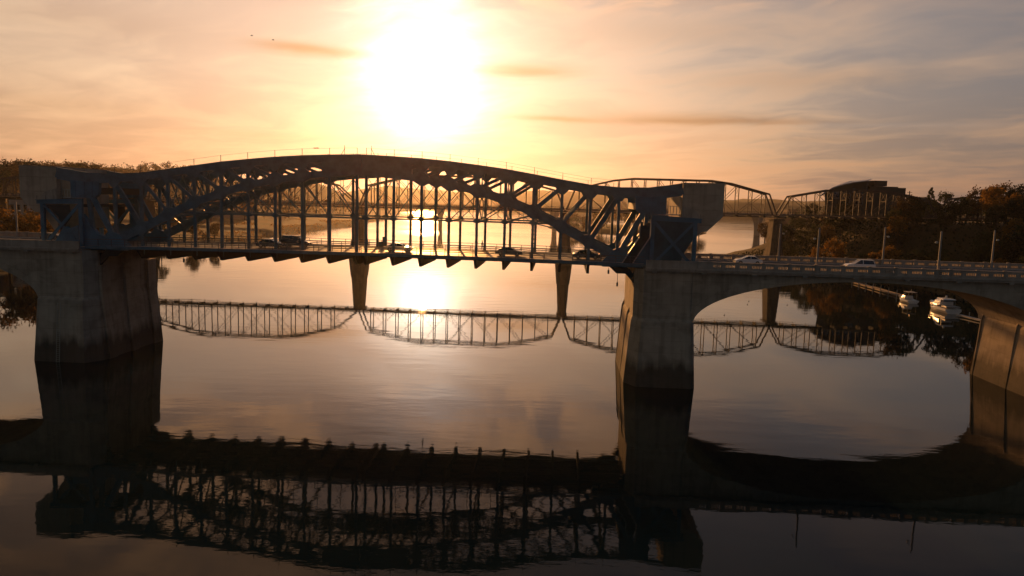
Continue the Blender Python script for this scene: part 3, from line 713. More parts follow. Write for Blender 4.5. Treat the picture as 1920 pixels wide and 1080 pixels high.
# ------------------------------------------------------------------ person walking
def skin_body(name, nodes, edges, m, parent, root=0):
    me = bpy.data.meshes.new(name); me.from_pydata([n[0] for n in nodes], edges, []); me.materials.append(m)
    o = bpy.data.objects.new(name, me); col.objects.link(o); o.parent = parent
    sk = o.modifiers.new('skin', 'SKIN'); sk.use_smooth_shade = True
    if not me.skin_vertices: 
        bpy.context.view_layer.objects.active = o
    for i, n in enumerate(nodes):
        me.skin_vertices[0].data[i].radius = (n[1], n[1]*(n[2] if len(n) > 2 else 1)); me.skin_vertices[0].data[i].use_root = (i == root)
    ss = o.modifiers.new('sub', 'SUBSURF'); ss.levels = 1; ss.render_levels = 1
    return o
def person(s_, t, z, label):
    T = Thing('person', label, 'person', BR, (s_, t, z))
    N = [((0, 0, .95), .15, .8), ((0, 0, 1.2), .15, .7), ((0, 0, 1.42), .16, .6), ((0, 0, 1.5), .06), ((.02, 0, 1.6), .085), ((.03, 0, 1.7), .08)]
    E = [(0, 1), (1, 2), (2, 3), (3, 4), (4, 5)]
    def add(p, r, a): N.append((p, r)); E.append((a, len(N)-1)); return len(N)-1
    for sd, st in ((-1, .22), (1, -.20)):
        h = add((0.0, sd*.10, .88), .095, 0); k = add((st*.6+.03, sd*.10, .50), .06, h); a = add((st, sd*.10, .09), .042, k); add((st+.17, sd*.10, .04), .035, a)
        sh = add((0, sd*.19, 1.40), .06, 2); e = add((-st*.5, sd*.23, 1.12), .042, sh); w_ = add((-st*.9+.05, sd*.23, .88), .028, e); p = add((-st+.06, sd*.23, .80), .03, w_)
        for q in range(5):
            dx = -.03+.016*q; l = (.05, .07, .075, .07, .055)[q]
            f1 = add((-st+.06+dx, sd*(.23 if q else .20), .80-l*.5), .008, p); add((-st+.07+dx, sd*(.225 if q else .19), .80-l), .007, f1)
    o = skin_body('body', N, E, M['cloth'], T.o)
    bpy.context.view_layer.update()
    T.org = Vector((0, 0, 0))
    T.part('hair', MB().ball((-.0, 0, 1.70), .098, 10, 8, 1.0), M['bark'], smooth=True)
    return T
M['cloth'] = mat('dark_clothes', (.03, .03, .035), .9)
s_, _ = pix_t(904, 462, 15.2)
person(s_, 15.2, ZD+cam_z(s_), 'person in dark clothes walking on the far sidewalk, right of the sun glitter')

# cabinets beside the far sidewalk at the centre lock
for nm, px, y0, y1, wd, lb in [('control_cabinet', 713, 453, 466, 1.1, 'low dark control cabinet at the centre lock'), ('control_cabinet', 720.5, 444, 466, .55, 'tall narrow control cabinet at the centre lock')]:
    s_, z1 = pix_t(px, y0, 14.6); z0 = ZD+cam_z(s_)
    T = Thing(nm, lb, 'cabinet', BR, (s_, 14.6, z0))
    T.part('housing', MB().box((s_-wd/2, 14.35, z0), (s_+wd/2, 14.9, z1-.08)), M['steel_dark'])
    T.part('lid', MB().box((s_-wd/2-.05, 14.3, z1-.077), (s_+wd/2+.05, 14.95, z1)), M['steel'])
    T.part('door', MB().box((s_-wd/2+.06, 14.31, z0+.1), (s_+wd/2-.06, 14.347, z1-.2)), M['steel'])
# navigation lights hung from the deck edge
for px, t, z1, z0, lb in [(1141, -1.9, 16.9, 15.9, 'short navigation light hanging under the deck left of the middle pier'), (1158.5, .2, 15.85, 13.7, 'long navigation light hanging on a rod beside the middle pier'), (797, 15.9, 17.2, 15.6, 'navigation light hanging under the deck at midspan'), (345, -1.9, 16.9, 15.4, 'navigation light hanging under the deck near the left pier')]:
    s_, _ = pix_t(px, 505, t)
    T = Thing('navigation_light', lb, 'light', BR, (s_, t, z1), 'navigation lights under the lift bridge')
    T.part('rod', MB().tube((s_, t, z1), (s_, t, z0+.5), .04, .04, 6), M['steel_dark'])
    b = MB().tube((s_, t, z0), (s_, t, z0+.55), .15, .15, 10); b.tube((s_, t, z0+.56), (s_, t, z0+.68), .17, .06, 10); T.part('lantern', b, M['steel_dark'])
# antenna masts on the crown of the arch
for px, lean, lb in [(640, .55, 'slanted aerial mast left of the sun on the arch crown'), (702, -.5, 'slanted aerial mast below the sun on the arch crown')]:
    s_, z = pix_t(px, 291, 0); z = zt(s_)+.06
    T = Thing('aerial_mast', lb, 'mast', BR, (s_, 0, z))
    T.part('strut', MB().beam((s_, 0, z), (s_+lean, 0, z+1.0), .07, .07), M['rail'])
    T.part('mast', MB().beam((s_+lean, 0, z), (s_+lean, 0, z+1.5), .06, .06), M['rail'])

# birds
def bird(P, label, span=.9, perch=False):
    T = Thing('bird', label, 'bird', ((P[0], P[1]), .4), (0, 0, P[2]), 'small dark birds')
    z = P[2]
    b = MB().loft([[(x, r*cos(a), z+r*sin(a)+.02) for a in [2*pi*i/6 for i in range(6)]] for x, r in ((-.3, .01), (-.16, .05), (0, .08), (.14, .06), (.2, .045), (.27, .04), (.33, .008))])
    T.part('body', b, M['bark'], smooth=True)
    if not perch:
        for sd in (-1, 1):
            T.part('wing', MB().loft([[(-.12, 0, z), (.12, 0, z), (.12, 0, z+.02), (-.12, 0, z+.02)], [(-.1, sd*span*.25, z+.14), (.09, sd*span*.25, z+.14), (.09, sd*span*.25, z+.15), (-.1, sd*span*.25, z+.15)], [(-.1, sd*span*.5, z+.08), (-.06, sd*span*.5, z+.08), (-.06, sd*span*.5, z+.09), (-.1, sd*span*.5, z+.09)]]), M['bark'])
for px, py, Yd, lb in [(472, 67, 170, 'left of two small birds high in the sky left of the sun'), (512, 75, 175, 'right of two small birds high in the sky left of the sun')]:
    bird(pix_y(px, py, Yd), lb)
for px, lb in [(590.5, 'left bird of the pair sitting on the wire over the arch'), (595, 'right bird of the pair sitting on the wire over the arch')]:
    s_, z = pix_t(px, 280, 0); p = BO+BE*s_; bird((p.x, p.y, zt(s_)+1.16), lb, perch=True)

for px, py, lb in [(1404, 565, 'upper duck of the close pair floating under the right arch'), (1401.5, 571, 'lower duck of the close pair floating under the right arch'), (1358, 591, 'lone duck floating near the foot of the right arch'), (1476, 572, 'duck floating right of the stone pier reflection')]:
    q_ = pix_z(px, py, ZW); p = BO+BE*q_[0]+BN*q_[1]
    D_ = Thing('duck', lb, 'duck', ((p.x, p.y), 1.0), (0, 0, ZW), 'ducks on the river')
    D_.part('body', MB().loft([[(x, r*cos(a), ZW+.06+r*.7*sin(a)) for a in [2*pi*i/8 for i in range(8)]] for x, r in ((-.32, .02), (-.22, .10), (0, .15), (.16, .12), (.24, .04))]), M['bark'], smooth=True)
    D_.part('head', MB().ball((.25, 0, ZW+.28), .07, 8, 6), M['bark'], smooth=True)
    D_.part('bill', MB().tube((.30, 0, ZW+.27), (.40, 0, ZW+.26), .03, .015, 6), M['walk'])

# ------------------------------------------------------------------ steel truss footbridge behind
WA = -radians(2.5); WP = (23.3, 342.0)
FRW = (WP, WA)                                         # x=0 at the pier seen left of the middle pier
def wspan(x0, x1, zd0, zd1, prof, npan, label):
    T = Thing('truss_span', label, 'truss bridge', FRW, ((x0+x1)/2, 3, zd0-1), 'camelback truss spans of the footbridge')
    S = M['rust']; L = x1-x0
    def zd(x): return zd0+(zd1-zd0)*(x-x0)/L
    def ztp(x):
        u = x-x0
        for (a, za), (b, zb) in zip(prof, prof[1:]):
            if a-1e-6 <= u <= b+1e-6: return za+(zb-za)*(u-a)/(b-a)
        return prof[-1][1]
    nodes = [x0+L*i/npan for i in range(npan+1)]
    eL, eR = x0+prof[0][0], x0+prof[-1][0]
    for t in (0, 6.2):
        b = MB(); pp = [(x0+u, z) for u, z in prof]
        b.beam((x0+.4, t, zd(x0)), (pp[0][0], t, pp[0][1]), .5, .62); b.beam((x1-.4, t, zd(x1)), (pp[-1][0], t, pp[-1][1]), .5, .62)
        for (a, za), (c, zc) in zip(pp, pp[1:]): b.beam((a-.1, t, za), (c+.1, t, zc), .5, .78)
        T.part('top_chord', b, S)
        T.part('bottom_chord', MB().beam((x0+.2, t, zd(x0)), (x1-.2, t, zd(x1)), .4, .5), S)
        for i, x in enumerate(nodes[1:-1], 1):
            if eL+.5 < x < eR-.5: T.part('vertical_post', MB().beam((x, t, zd(x)), (x, t, ztp(x)), .34, .34), S)
        dg = MB(); mid = npan/2
        for i in range(1, npan-1):
            a, c = nodes[i], nodes[i+1]
            if i % 2 == (0 if i < mid else 1): continue
        i = 1
        while i < mid:                                  # long diagonals over two panels, falling towards midspan
            a = nodes[i]; c = nodes[min(i+2, npan)]
            if a > eL-.6:
                dg.beam((a, t, ztp(a)), (c, t, zd(c)), .16, .20)
                a2, c2 = x1-(a-x0), x1-(c-x0); dg.beam((a2, t, ztp(a2)), (c2, t, zd(c2)), .16, .20)
                m1 = (a+c)/2; zm = (ztp(a)+zd(c))/2; dg.beam((m1, t, zm), (a, t, zd(a)), .10, .12); dg.beam((x1-(m1-x0), t, zm), (a2, t, zd(a2)), .10, .12)
            i += 2
        T.part('diagonal_braces', dg, S)
        rl = MB()
        for dz in (.6, 1.2): rl.beam((x0, t+(-.9 if t == 0 else .9), zd(x0)+dz), (x1, t+(-.9 if t == 0 else .9), zd(x1)+dz), .08, .08)
        q = x0+.5
        while q < x1: rl.beam((q, t+(-.9 if t == 0 else .9), zd(q)), (q, t+(-.9 if t == 0 else .9), zd(q)+1.2), .08, .08); q += 2
        T.part('railing', rl, S)
    sw = MB()
    for x in nodes[1:-1]:
        if eL < x < eR:
            z1 = ztp(x); sw.beam((x, 0, z1), (x, 6.2, z1), .25, .25, (1, 0, 0)); hh = min(4.5, (z1-zd(x))*.45)
            sw.beam((x, 0, z1-hh), (x, 6.2, z1-hh), .16, .16, (1, 0, 0)); sw.beam((x, 0, z1), (x, 6.2, z1-hh), .10, .10, (1, 0, 0)); sw.beam((x, 6.2, z1), (x, 0, z1-hh), .10, .10, (1, 0, 0))
    T.part('sway_braces', sw, S)
    b = MB(); r = [[(x, -1, zd(x)-.35), (x, 7.2, zd(x)-.35), (x, 7.2, zd(x)-.02), (x, -1, zd(x)-.02)] for x in (x0, x1)]
    T.part('deck', b.loft(r), M['wood'])
    fb = MB()
    for x in nodes: 
        fb.prism([(x-.18, zd(x)-1.25), (x+.18, zd(x)-1.25), (x+.18, zd(x)-.36), (x-.18, zd(x)-.36)], -.6, 6.8)
    for t in (.4, 5.8): fb.beam((x0, t, zd(x0)-.95), (x1, t, zd(x1)-.95), .2, .35)
    T.part('floor_beams', fb, S)
P95 = [(4, 33.0), (21, 37.3), (30, 38.4), (65, 38.4), (74, 37.3), (91, 33.0)]
def lift(p, d): return [(a, z+d) for a, z in p]
wspan(-196.8, -95.4, 22.8, 23.0, lift(P95, -1.2), 16, 'truss span behind the left leaf, leftmost of the camelbacks over water')
wspan(-95.2, -.3, 23.0, 23.7, lift(P95, -1.0), 16, 'camelback truss span seen through the middle of the arch, behind the sun glitter')
wspan(.2, 95.3, 23.7, 23.8, P95, 16, 'camelback truss span rising above the middle pier and right counterweight')
wspan(95.8, 166, 23.9, 24.6, [(5, 32.2), (22, 35.6), (35, 36.1), (48, 35.6), (65, 32.4)], 12, 'smaller camelback truss span in front of the museum')
wspan(166.5, 214, 24.6, 25.0, [(6, 33.0), (14, 34.2), (34, 34.2), (42, 33.0)], 8, 'rightmost low truss span merging into the trees')
wspan(-270, -197.1, 22.6, 22.8, [(5, 30.5), (20, 33), (59, 33), (74, 30.5)], 12, 'truss span behind the left tower over the bank')
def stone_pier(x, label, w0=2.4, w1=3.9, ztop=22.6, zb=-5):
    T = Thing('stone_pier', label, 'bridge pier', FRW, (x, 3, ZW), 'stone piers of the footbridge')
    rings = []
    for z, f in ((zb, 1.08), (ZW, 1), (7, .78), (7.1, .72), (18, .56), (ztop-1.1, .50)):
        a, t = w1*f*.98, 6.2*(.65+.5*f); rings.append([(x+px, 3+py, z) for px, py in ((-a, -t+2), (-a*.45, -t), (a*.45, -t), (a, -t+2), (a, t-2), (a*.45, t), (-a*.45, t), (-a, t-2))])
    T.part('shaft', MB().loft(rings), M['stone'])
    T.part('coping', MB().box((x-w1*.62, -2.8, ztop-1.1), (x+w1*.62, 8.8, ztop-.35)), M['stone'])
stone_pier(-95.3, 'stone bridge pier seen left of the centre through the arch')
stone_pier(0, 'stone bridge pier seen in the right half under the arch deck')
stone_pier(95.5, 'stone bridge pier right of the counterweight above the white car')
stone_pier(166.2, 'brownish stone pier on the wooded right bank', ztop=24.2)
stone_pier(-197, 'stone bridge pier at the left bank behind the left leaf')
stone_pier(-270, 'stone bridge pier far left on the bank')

# girder bridge further upstream
def bw(st_): return BO+BE*st_[0]+BN*st_[1]
gA, gB = bw(pix_z(827, 432, ZW)), bw(pix_z(1424, 442, ZW)); gL = (gB-gA).length
FRV = ((gA.x, gA.y), atan2(gB.y-gA.y, gB.x-gA.x))
def vpier(x, label):
    T = Thing('flared_pier', label, 'bridge pier', FRV, (x, 5, ZW), 'flared piers of the road bridge upstream')
    r = []
    for z, w_, d in ((-6, 1.3, 4), (ZW, 1.2, 4), (6, 1.35, 4), (10, 1.8, 4.4), (14, 2.6, 5.2), (16.8, 3.2, 6.2), (17.6, 3.3, 6.5)):
        r.append([(x-w_*.93, 5-d, z), (x-w_*.3, 5-d-.6, z), (x+w_*.3, 5-d-.6, z), (x+w_*.93, 5-d, z), (x+w_*.93, 5+d, z), (x-w_*.93, 5+d, z)])
    T.part('shaft', MB().loft(r), M['pale'])
    T.part('bearing', MB().box((x-1.5, 0, 17.6), (x+1.5, 10, 18.1)), M['conc2'])
for x, lb in [(0, 'flared bridge pier standing beside the sun glitter'), (gL/3, 'flared bridge pier at the left end of the wooded island'), (gL*2/3, 'flared bridge pier at the right end of the wooded island'), (gL, 'orange lit flared bridge pier left of the stone pier')]: vpier(x, lb)
T = Thing('girder_bridge', 'road bridge of plain girders upstream behind the truss footbridge', 'bridge', FRV, (gL/2, 5, 18))
for y0 in (0, 9.5): T.part('girder', MB().box((-480, y0, 18.1), (gL+480, y0+.5, 20.0)), M['pale'])
T.part('deck', MB().box((-480, -1.5, 20.002), (gL+480, 12, 20.4)), M['conc2'])
for y0 in (-1.5, 11.7): T.part('parapet', MB().box((-480, y0, 20.402), (gL+480, y0+.3, 21.3)), M['conc2'])

# ------------------------------------------------------------------ museum on the bluff and other buildings
def wbox(p0, p1, Yd, dep, mb=None):
    """box whose front shows between two photo pixels at depth Yd"""
    a = pix_y(*p0, Yd); b = pix_y(*p1, Yd); mb = mb or MB(); return mb.box((min(a.x, b.x), Yd, min(a.z, b.z)), (max(a.x, b.x), Yd+dep, max(a.z, b.z)))
YM = 398
a0 = pix_y(1620, 420, YM)
T = Thing('museum', 'dark modern museum with a swept curved roof and stepped blocks on the right bluff', 'museum', ((a0.x, YM), 0), (0, 0, 20))
FRM = Vector((a0.x, YM, 0))
def mpart(name, mb, m, parent=None, **k): return mb.build(name, m, parent or T.o, (a0.x, YM, 20), **k)
M['mus'] = mat('museum_panel', (.035, .048, .045), .7, nscale=.1, c2=(.025, .032, .03), spec=.2)
M['musroof'] = mat('zinc_roof', (.42, .38, .36), .35, .5, nscale=.1)
blk = MB(); wbox((1632, 349), (1679, 412), YM, 26, blk); mpart('wall', blk, M['mus'])
blk = MB(); wbox((1679, 352), (1693.5, 412), YM+1, 22, blk); mpart('wall', blk, M['mus'])
blk = MB(); wbox((1640, 338.5), (1663, 349.3), YM+4, 12, blk); mpart('penthouse', blk, M['mus'])
blk = MB(); wbox((1626, 341), (1637, 350), YM+6, 8, blk); mpart('penthouse', blk, M['mus'])
cur = [(1548, 412), (1546, 364), (1556, 356), (1570, 350), (1585, 346), (1600, 343), (1615, 340.5), (1626, 339.5), (1627, 412)]
pts = [pix_y(px, py, YM-3) for px, py in cur]
mpart('wall', MB().loft([[(p.x, YM-3, p.z) for p in pts], [(p.x*(YM+23)/(YM-3)+1, YM+22, p.z) for p in pts]]), M['mus'])
rp = [(1537, 367), (1548, 358.5), (1562, 351), (1580, 345.5), (1600, 341.5), (1628, 338.2), (1628, 339.6), (1600, 343), (1580, 347.2), (1562, 353), (1548, 361), (1538, 368.5)]
pr = [pix_y(px, py, YM-6) for px, py in rp]; pk2 = [pix_y(px+(14 if px < 1600 else 6), py-(5 if px < 1600 else 1), YM+20) for px, py in rp]
mpart('roof', MB().loft([[(p.x, YM-6, p.z) for p in pr], [(p.x, YM+20, p.z+.5) for p in pk2]]), M['musroof'])
for (x0_, y0_, x1_, y1_) in [(1581, 362, 1593, 384), (1604, 363, 1616, 384), (1599, 354, 1604, 361), (1608, 356, 1617, 361), (1560, 360, 1572, 372)]:
    w1 = MB(); wbox((x0_, y0_), (x1_, y1_), YM-3.25, .22, w1); wo2 = mpart('window', w1, M['glass'])
    a = pix_y(x0_, y0_, YM-3.3); b = pix_y(x1_, y1_, YM-3.3); fr_ = MB()
    for (p, q) in (((a.x, a.z), (b.x, a.z)), ((a.x, b.z), (b.x, b.z)), ((a.x, a.z), (a.x, b.z)), ((b.x, a.z), (b.x, b.z)), (((a.x+b.x)/2, a.z), ((a.x+b.x)/2, b.z))):
        fr_.beam((p[0], YM-3.32, p[1]), (q[0], YM-3.32, q[1]), .1, .18)
    fo = mpart('frame', fr_, M['steel'], wo2)
def house(X0, Yd, z0, w_, d, h, m, label, roof='flat', group=None, cat='building', nwin=3):
    T = Thing('building', label, cat, ((X0, Yd), 0), (0, 0, z0), group); zz = z0
    T.part('wall', MB().box((-w_/2, 0, zz-4), (w_/2, d, zz+h)), m)
    if roof == 'gable':
        T.part('roof', MB().prism([(-w_/2-.5, zz+h), (0, zz+h+w_*.22), (w_/2+.5, zz+h)], -.6, d+.6), M['musdark'])
    else: T.part('roof', MB().box((-w_/2-.3, -.3, zz+h+.002), (w_/2+.3, d+.3, zz+h+.5)), M['musdark'])
    for i in range(nwin):
        x = -w_/2+w_*(i+.5)/nwin
        T.part('window', MB().box((x-.8, -.06, zz+h*.45), (x+.8, .05, zz+h*.8)), M['glass'])
M['musdark'] = mat('dark_roof', (.04, .035, .03), .8)
M['brick'] = mat('brick', (.16, .085, .055), .9, nscale=.3)
p = pix_y(1735, 375, 420); house(p.x, 420, 23, 18, 14, 8.5, M['mus'], 'low dark house on the bluff between the museum and a round tree', 'gable')
p = pix_y(1482, 445, 700); house(p.x, 705, 0, 12, 9, 8, M['white'], 'pale boathouse on the far water edge beside the stone pier', 'flat')
p = pix_y(1455, 384, 1150); house(p.x+52, 1150, 6, 64, 30, 19, M['brick'], 'long pale flat roofed building far behind the gap between the trusses', nwin=9)
p = pix_y(1497, 384, 950); house(p.x, 950, 8, 60, 30, 9, M['brick'], 'low brown building far off right of the stone pier', nwin=6)
p = pix_y(22, 372, 380); house(p.x, 385, 8, 10, 12, 12.5, M['pale'], 'pale flat roofed building at the left edge beside the lamp post')
p = pix_y(60, 395, 430); house(p.x, 440, 10, 26, 16, 9, M['brick'], 'dark brick building behind the left counterweight')
p = pix_y(330, 405, 560); house(p.x, 560, 6, 40, 18, 7, M['brick'], 'long low brick building on the left bank seen through the truss', nwin=6)
p = pix_y(395, 396, 640); house(p.x, 645, 6, 60, 18, 5.5, M['pale'], 'long pale shed on the left bank seen through the truss', nwin=8)
# utility pole
p = pix_y(1704.5, 372, 430)
T = Thing('utility_pole', 'wooden utility pole with cross arms against the sky right of the museum', 'utility pole', ((p.x, 430), 0), (0, 0, 20))
ptz = pix_y(1704.5, 358, 430).z
T.part('pole', MB().tube((0, 0, 20), (0, 0, ptz), .35, .25, 8), M['bark'])
for dz in (.8, 2.2): T.part('cross_arm', MB().beam((-1.4, 0, ptz-dz), (1.4, 0, ptz-dz), .2, .25), M['bark'])

# ------------------------------------------------------------------ dock and boats
dA = pix_z(1603, 529, ZW+.5); dB = pix_z(1692, 555, ZW+.5)
def bw(st_): return BO+BE*st_[0]+BN*st_[1]
A, B = bw(dA), bw(dB); ang = atan2(B.y-A.y, B.x-A.x); Ld = (B-A).length
T = Thing('dock', 'narrow wooden dock on posts running out towards the moored boats', 'dock', ((A.x, A.y), ang), (0, 0, ZW))
T.part('deck', MB().box((0, -1.2, ZW+.42), (Ld, 1.2, ZW+.6)), M['wood'])
ed = MB(); ed.box((0, -1.3, ZW+.25), (Ld, -1.21, ZW+.66)); ed.box((0, 1.21, ZW+.25), (Ld, 1.3, ZW+.66)); T.part('edge_beam', ed, M['wood'])
for i in range(7):
    for sd in (-1.45, 1.45):
        x = 1+i*(Ld-2)/6; T.part('post', MB().tube((x, sd, ZW-2), (x, sd, ZW+1.7), .14, .13, 8), M['galv'])
C2 = bw(pix_z(1792, 590, ZW+.4)); D2 = bw(pix_z(1850, 604, ZW+.4)); ang2 = atan2(D2.y-C2.y, D2.x-C2.x); L2 = (D2-C2).length+12
T = Thing('dock', 'low floating dock behind the white yacht reaching to the arch pier', 'dock', ((C2.x, C2.y), ang2), (0, 0, ZW))
T.part('deck', MB().box((0, 0, ZW+.2), (L2, 1.6, ZW+.55)), M['walk'])
for i in range(3): T.part('post', MB().tube((3+i*5, 1.9, ZW-2), (3+i*5, 1.9, ZW+1.6), .14, .13, 8), M['galv'])
def boat(fr, L, W, label, big):
    T = Thing('motor_yacht' if big else 'cabin_cruiser', label, 'boat', fr, (0, 0, ZW), 'white boats moored at the dock')
    rings = []; n = 10; fb = 2.2 if big else 1.5
    for i in range(n+1):                               # hull stations, bow at +x
        u = i/n; x = -L/2+L*u; wd = W/2*(1-max(0, (u-.45)/.55)**2.2); wd = max(wd, .03); zs = ZW+fb*(.62+.50*u*u); kx = .55*max(0, u-.8)*L*.25
        rings.append([(x, 0, ZW-.35+.5*max(0, u-.8)), (x, -wd*.62, ZW-.12), (x+kx, -wd, ZW+.35*fb), (x+kx*1.6, -wd*1.03, zs), (x+kx*1.6, wd*1.03, zs), (x+kx, wd, ZW+.35*fb), (x, wd*.62, ZW-.12)])
    T.part('hull', MB().loft(rings), M['white'], smooth=False)
    z1 = ZW+fb*.80
    def taper(x0, x1, w0, zb, zt_, rf, rb, w1): 
        return MB().loft([[(x0, -w0, zb), (x1, -w0*.8, zb), (x1, w0*.8, zb), (x0, w0, zb)], [(x0+rb, -w1, zt_), (x1-rf, -w1*.75, zt_), (x1-rf, w1*.75, zt_), (x0+rb, w1, zt_)]])
    if big:
        T.part('trunk_cabin', taper(-.5, L*.34, W*.42, z1, z1+.75, 1.6, 0, W*.34), M['white'])
        T.part('deckhouse', taper(-L*.18, L*.17, W*.43, z1+.3, z1+1.25, .5, 0, W*.42), M['white'])
        T.part('windscreen', taper(-L*.17, L*.16, W*.41, z1+1.25, z1+1.95, 1.4, .1, W*.34), M['glass'])
        T.part('hardtop', MB().loft([[(-L*.30, -W*.42, z1+1.96), (L*.06, -W*.34, z1+1.96), (L*.06, W*.34, z1+1.96), (-L*.30, W*.42, z1+1.96)], [(-L*.27, -W*.37, z1+2.2), (L*.02, -W*.28, z1+2.2), (L*.02, W*.28, z1+2.2), (-L*.27, W*.37, z1+2.2)]]), M['white'])
        for sd in (-1, 1):
            T.part('canopy_post', MB().beam((-L*.28, sd*W*.4, z1), (-L*.27, sd*W*.38, z1+1.97), .07, .07), M['galv'])
            T.part('porthole', MB().loft([[(x_, sd*(W/2*.985+k_*.03), ZW+fb*.62+dz) for x_, dz in ((.4, 0), (1.2, .14), (2.6, .12), (3.1, .02), (2.2, -.1), (1.0, -.12))] for k_ in (0, 1)]), M['glass'])
        T.part('radar_arch', MB().beam((-L*.12, 0, z1+2.2), (-L*.14, 0, z1+3.0), .5, .12), M['white'])
        T.part('cockpit', taper(-L*.48, -L*.19, W*.44, z1-.1, z1+.35, 0, 0, W*.44), M['walk'])
    else:
        T.part('deckhouse', taper(-L*.15, L*.2, W*.40, z1, z1+.95, .7, 0, W*.34), M['white'])
        T.part('windscreen', taper(-L*.10, L*.12, W*.36, z1+.95, z1+1.35, .5, 0, W*.3), M['glass'])
        fr2 = MB()
        for sd in (-1, 1):
            for x in (-L*.42, -L*.05): fr2.beam((x, sd*W*.38, z1), (x, sd*W*.36, z1+2.2), .06, .06)
        fr2.box((-L*.44, -W*.4, z1+2.2), (-L*.02, W*.4, z1+2.28)); T.part('canopy_frame', fr2, M['walk'])
        T.part('mast', MB().beam((-L*.25, 0, z1+2.28), (-L*.3, 0, z1+3.2), .06, .06), M['galv'])
    rl = MB(); q = [(L*.15, W*.5), (L*.3, W*.42), (L*.42, W*.2)]
    for sd in (-1, 1):
        for (x_, y_), (x2, y2) in zip(q, q[1:]): rl.beam((x_, sd*y_, z1+.65), (x2, sd*y2, z1+.72), .035, .035)
        for x_, y_ in q: rl.beam((x_, sd*y_, z1), (x_, sd*y_, z1+.68), .035, .035)
    T.part('bow_rail', rl, M['galv'])
pa = bw(pix_z(1766, 583, ZW)); boat(((pa.x, pa.y), radians(86)), 13.0, 4.4, 'white motor yacht with a hardtop moored under the arch', True)
pa = bw(pix_z(1700, 566, ZW)); boat(((pa.x, pa.y), radians(86)), 9.0, 3.4, 'small white cabin cruiser with a canopy frame at the dock end', False)

# ------------------------------------------------------------------ trees
def leaf_quad(v, f, c, sz, rnd):
    a = Vector((rnd.gauss(0, 1), rnd.gauss(0, 1), rnd.gauss(0, 1))).normalized(); b = a.orthogonal().normalized()
    an = rnd.random()*6.28; b2 = b*cos(an)+a.cross(b)*sin(an); c2 = a.cross(b2); s1 = sz*(.6+.8*rnd.random()); s2 = s1*(.5+.5*rnd.random()); n = len(v)
    v += [tuple(c-b2*s1*.5), tuple(c+c2*s2*.5), tuple(c+b2*s1*.5), tuple(c-c2*s2*.5)]; f.append((n, n+1, n+2, n+3))
def tree_proto(seed, h, w_, nclump, nleaf, lsz, style='round'):
    rnd = random.Random(seed); tk = MB(); v, f = [], []
    hz = h*(.28 if style != 'cone' else .12)
    tk.tube((0, 0, -1.2), (0, 0, hz), h*.028, h*.02, 7); tk.tube((0, 0, hz), (rnd.uniform(-.4, .4), rnd.uniform(-.4, .4), h*.8), h*.02, h*.006, 6)
    for i in range(nclump):
        u = (i+.5)/nclump; a = i*2.4+rnd.uniform(-.5, .5)
        if style == 'cone': z = hz+(h-hz)*u; R = w_*(1-u)*.75+.2; cr = h*.09*(1.25-u)
        else:
            z = hz+(h-hz)*(.12+.82*rnd.random()); q = (z-hz)/(h-hz); R = w_*sqrt(max(.02, 1-(2*q-.95)**2))*rnd.uniform(.35, .95); cr = h*rnd.uniform(.085, .15)
        c = Vector((R*cos(a), R*sin(a), z))
        tk.tube((0, 0, max(hz*.8, z-R*.9)), tuple(c), h*.008, h*.003, 5)
        for _ in range(nleaf//nclump):
            d = Vector((rnd.gauss(0, 1), rnd.gauss(0, 1), rnd.gauss(0, .75))).normalized()*cr*(rnd.random()**.45)*rnd.uniform(.8, 1.25)
            leaf_quad(v, f, c+d, lsz, rnd)
        for _ in range(4):
            d = Vector((rnd.gauss(0, 1), rnd.gauss(0, 1), rnd.gauss(.3, .8))).normalized()*cr*1.25; tk.tube(tuple(c), tuple(c+d), h*.003, h*.001, 3)
    e = bpy.data.objects.new('tree', None); t_ = tk.build('trunk', M['bark'], e, fix=False)
    cr_ = MB(); cr_.v, cr_.f = v, f; c_ = cr_.build('crown', LEAF['green'], e, fix=False)
    return e, t_, c_
protos = [tree_proto(11, 15, 5.2, 30, 1700, .75), tree_proto(12, 17, 6.2, 36, 2100, .75), tree_proto(13, 13, 5.6, 24, 1300, .7), tree_proto(14, 14, 3.6, 26, 1300, .7, 'cone'), tree_proto(15, 12, 4.8, 20, 700, .6), tree_proto(16, 16, 4.6, 26, 1500, .75)]
crown_meshes = {}; trunk_meshes = [p[1].data for p in protos]
for i, (e, t_, c_) in enumerate(protos):
    for lk, lm in LEAF.items():
        me = c_.data.copy(); me.materials.clear(); me.materials.append(lm); crown_meshes[(i, lk)] = me
NT = [0]
def tree(x, y, z, k, lf, sc, label, group=None, name='deciduous_tree'):
    e = bpy.data.objects.new(name, None); col.objects.link(e); e.location = (x, y, z); e.rotation_euler = (0, 0, random.random()*6.28)
    e.scale = (sc*random.uniform(.9, 1.12), sc*random.uniform(.9, 1.12), sc)
    t_ = bpy.data.objects.new('trunk', trunk_meshes[k]); t_.parent = e; col.objects.link(t_)
    c_ = bpy.data.objects.new('crown', crown_meshes[(k, lf)]); c_.parent = e; col.objects.link(c_)
    tag(e, label, 'tree', group); NT[0] += 1; return e
for e, t_, c_ in protos:
    for o in (t_, c_, e): bpy.data.objects.remove(o)

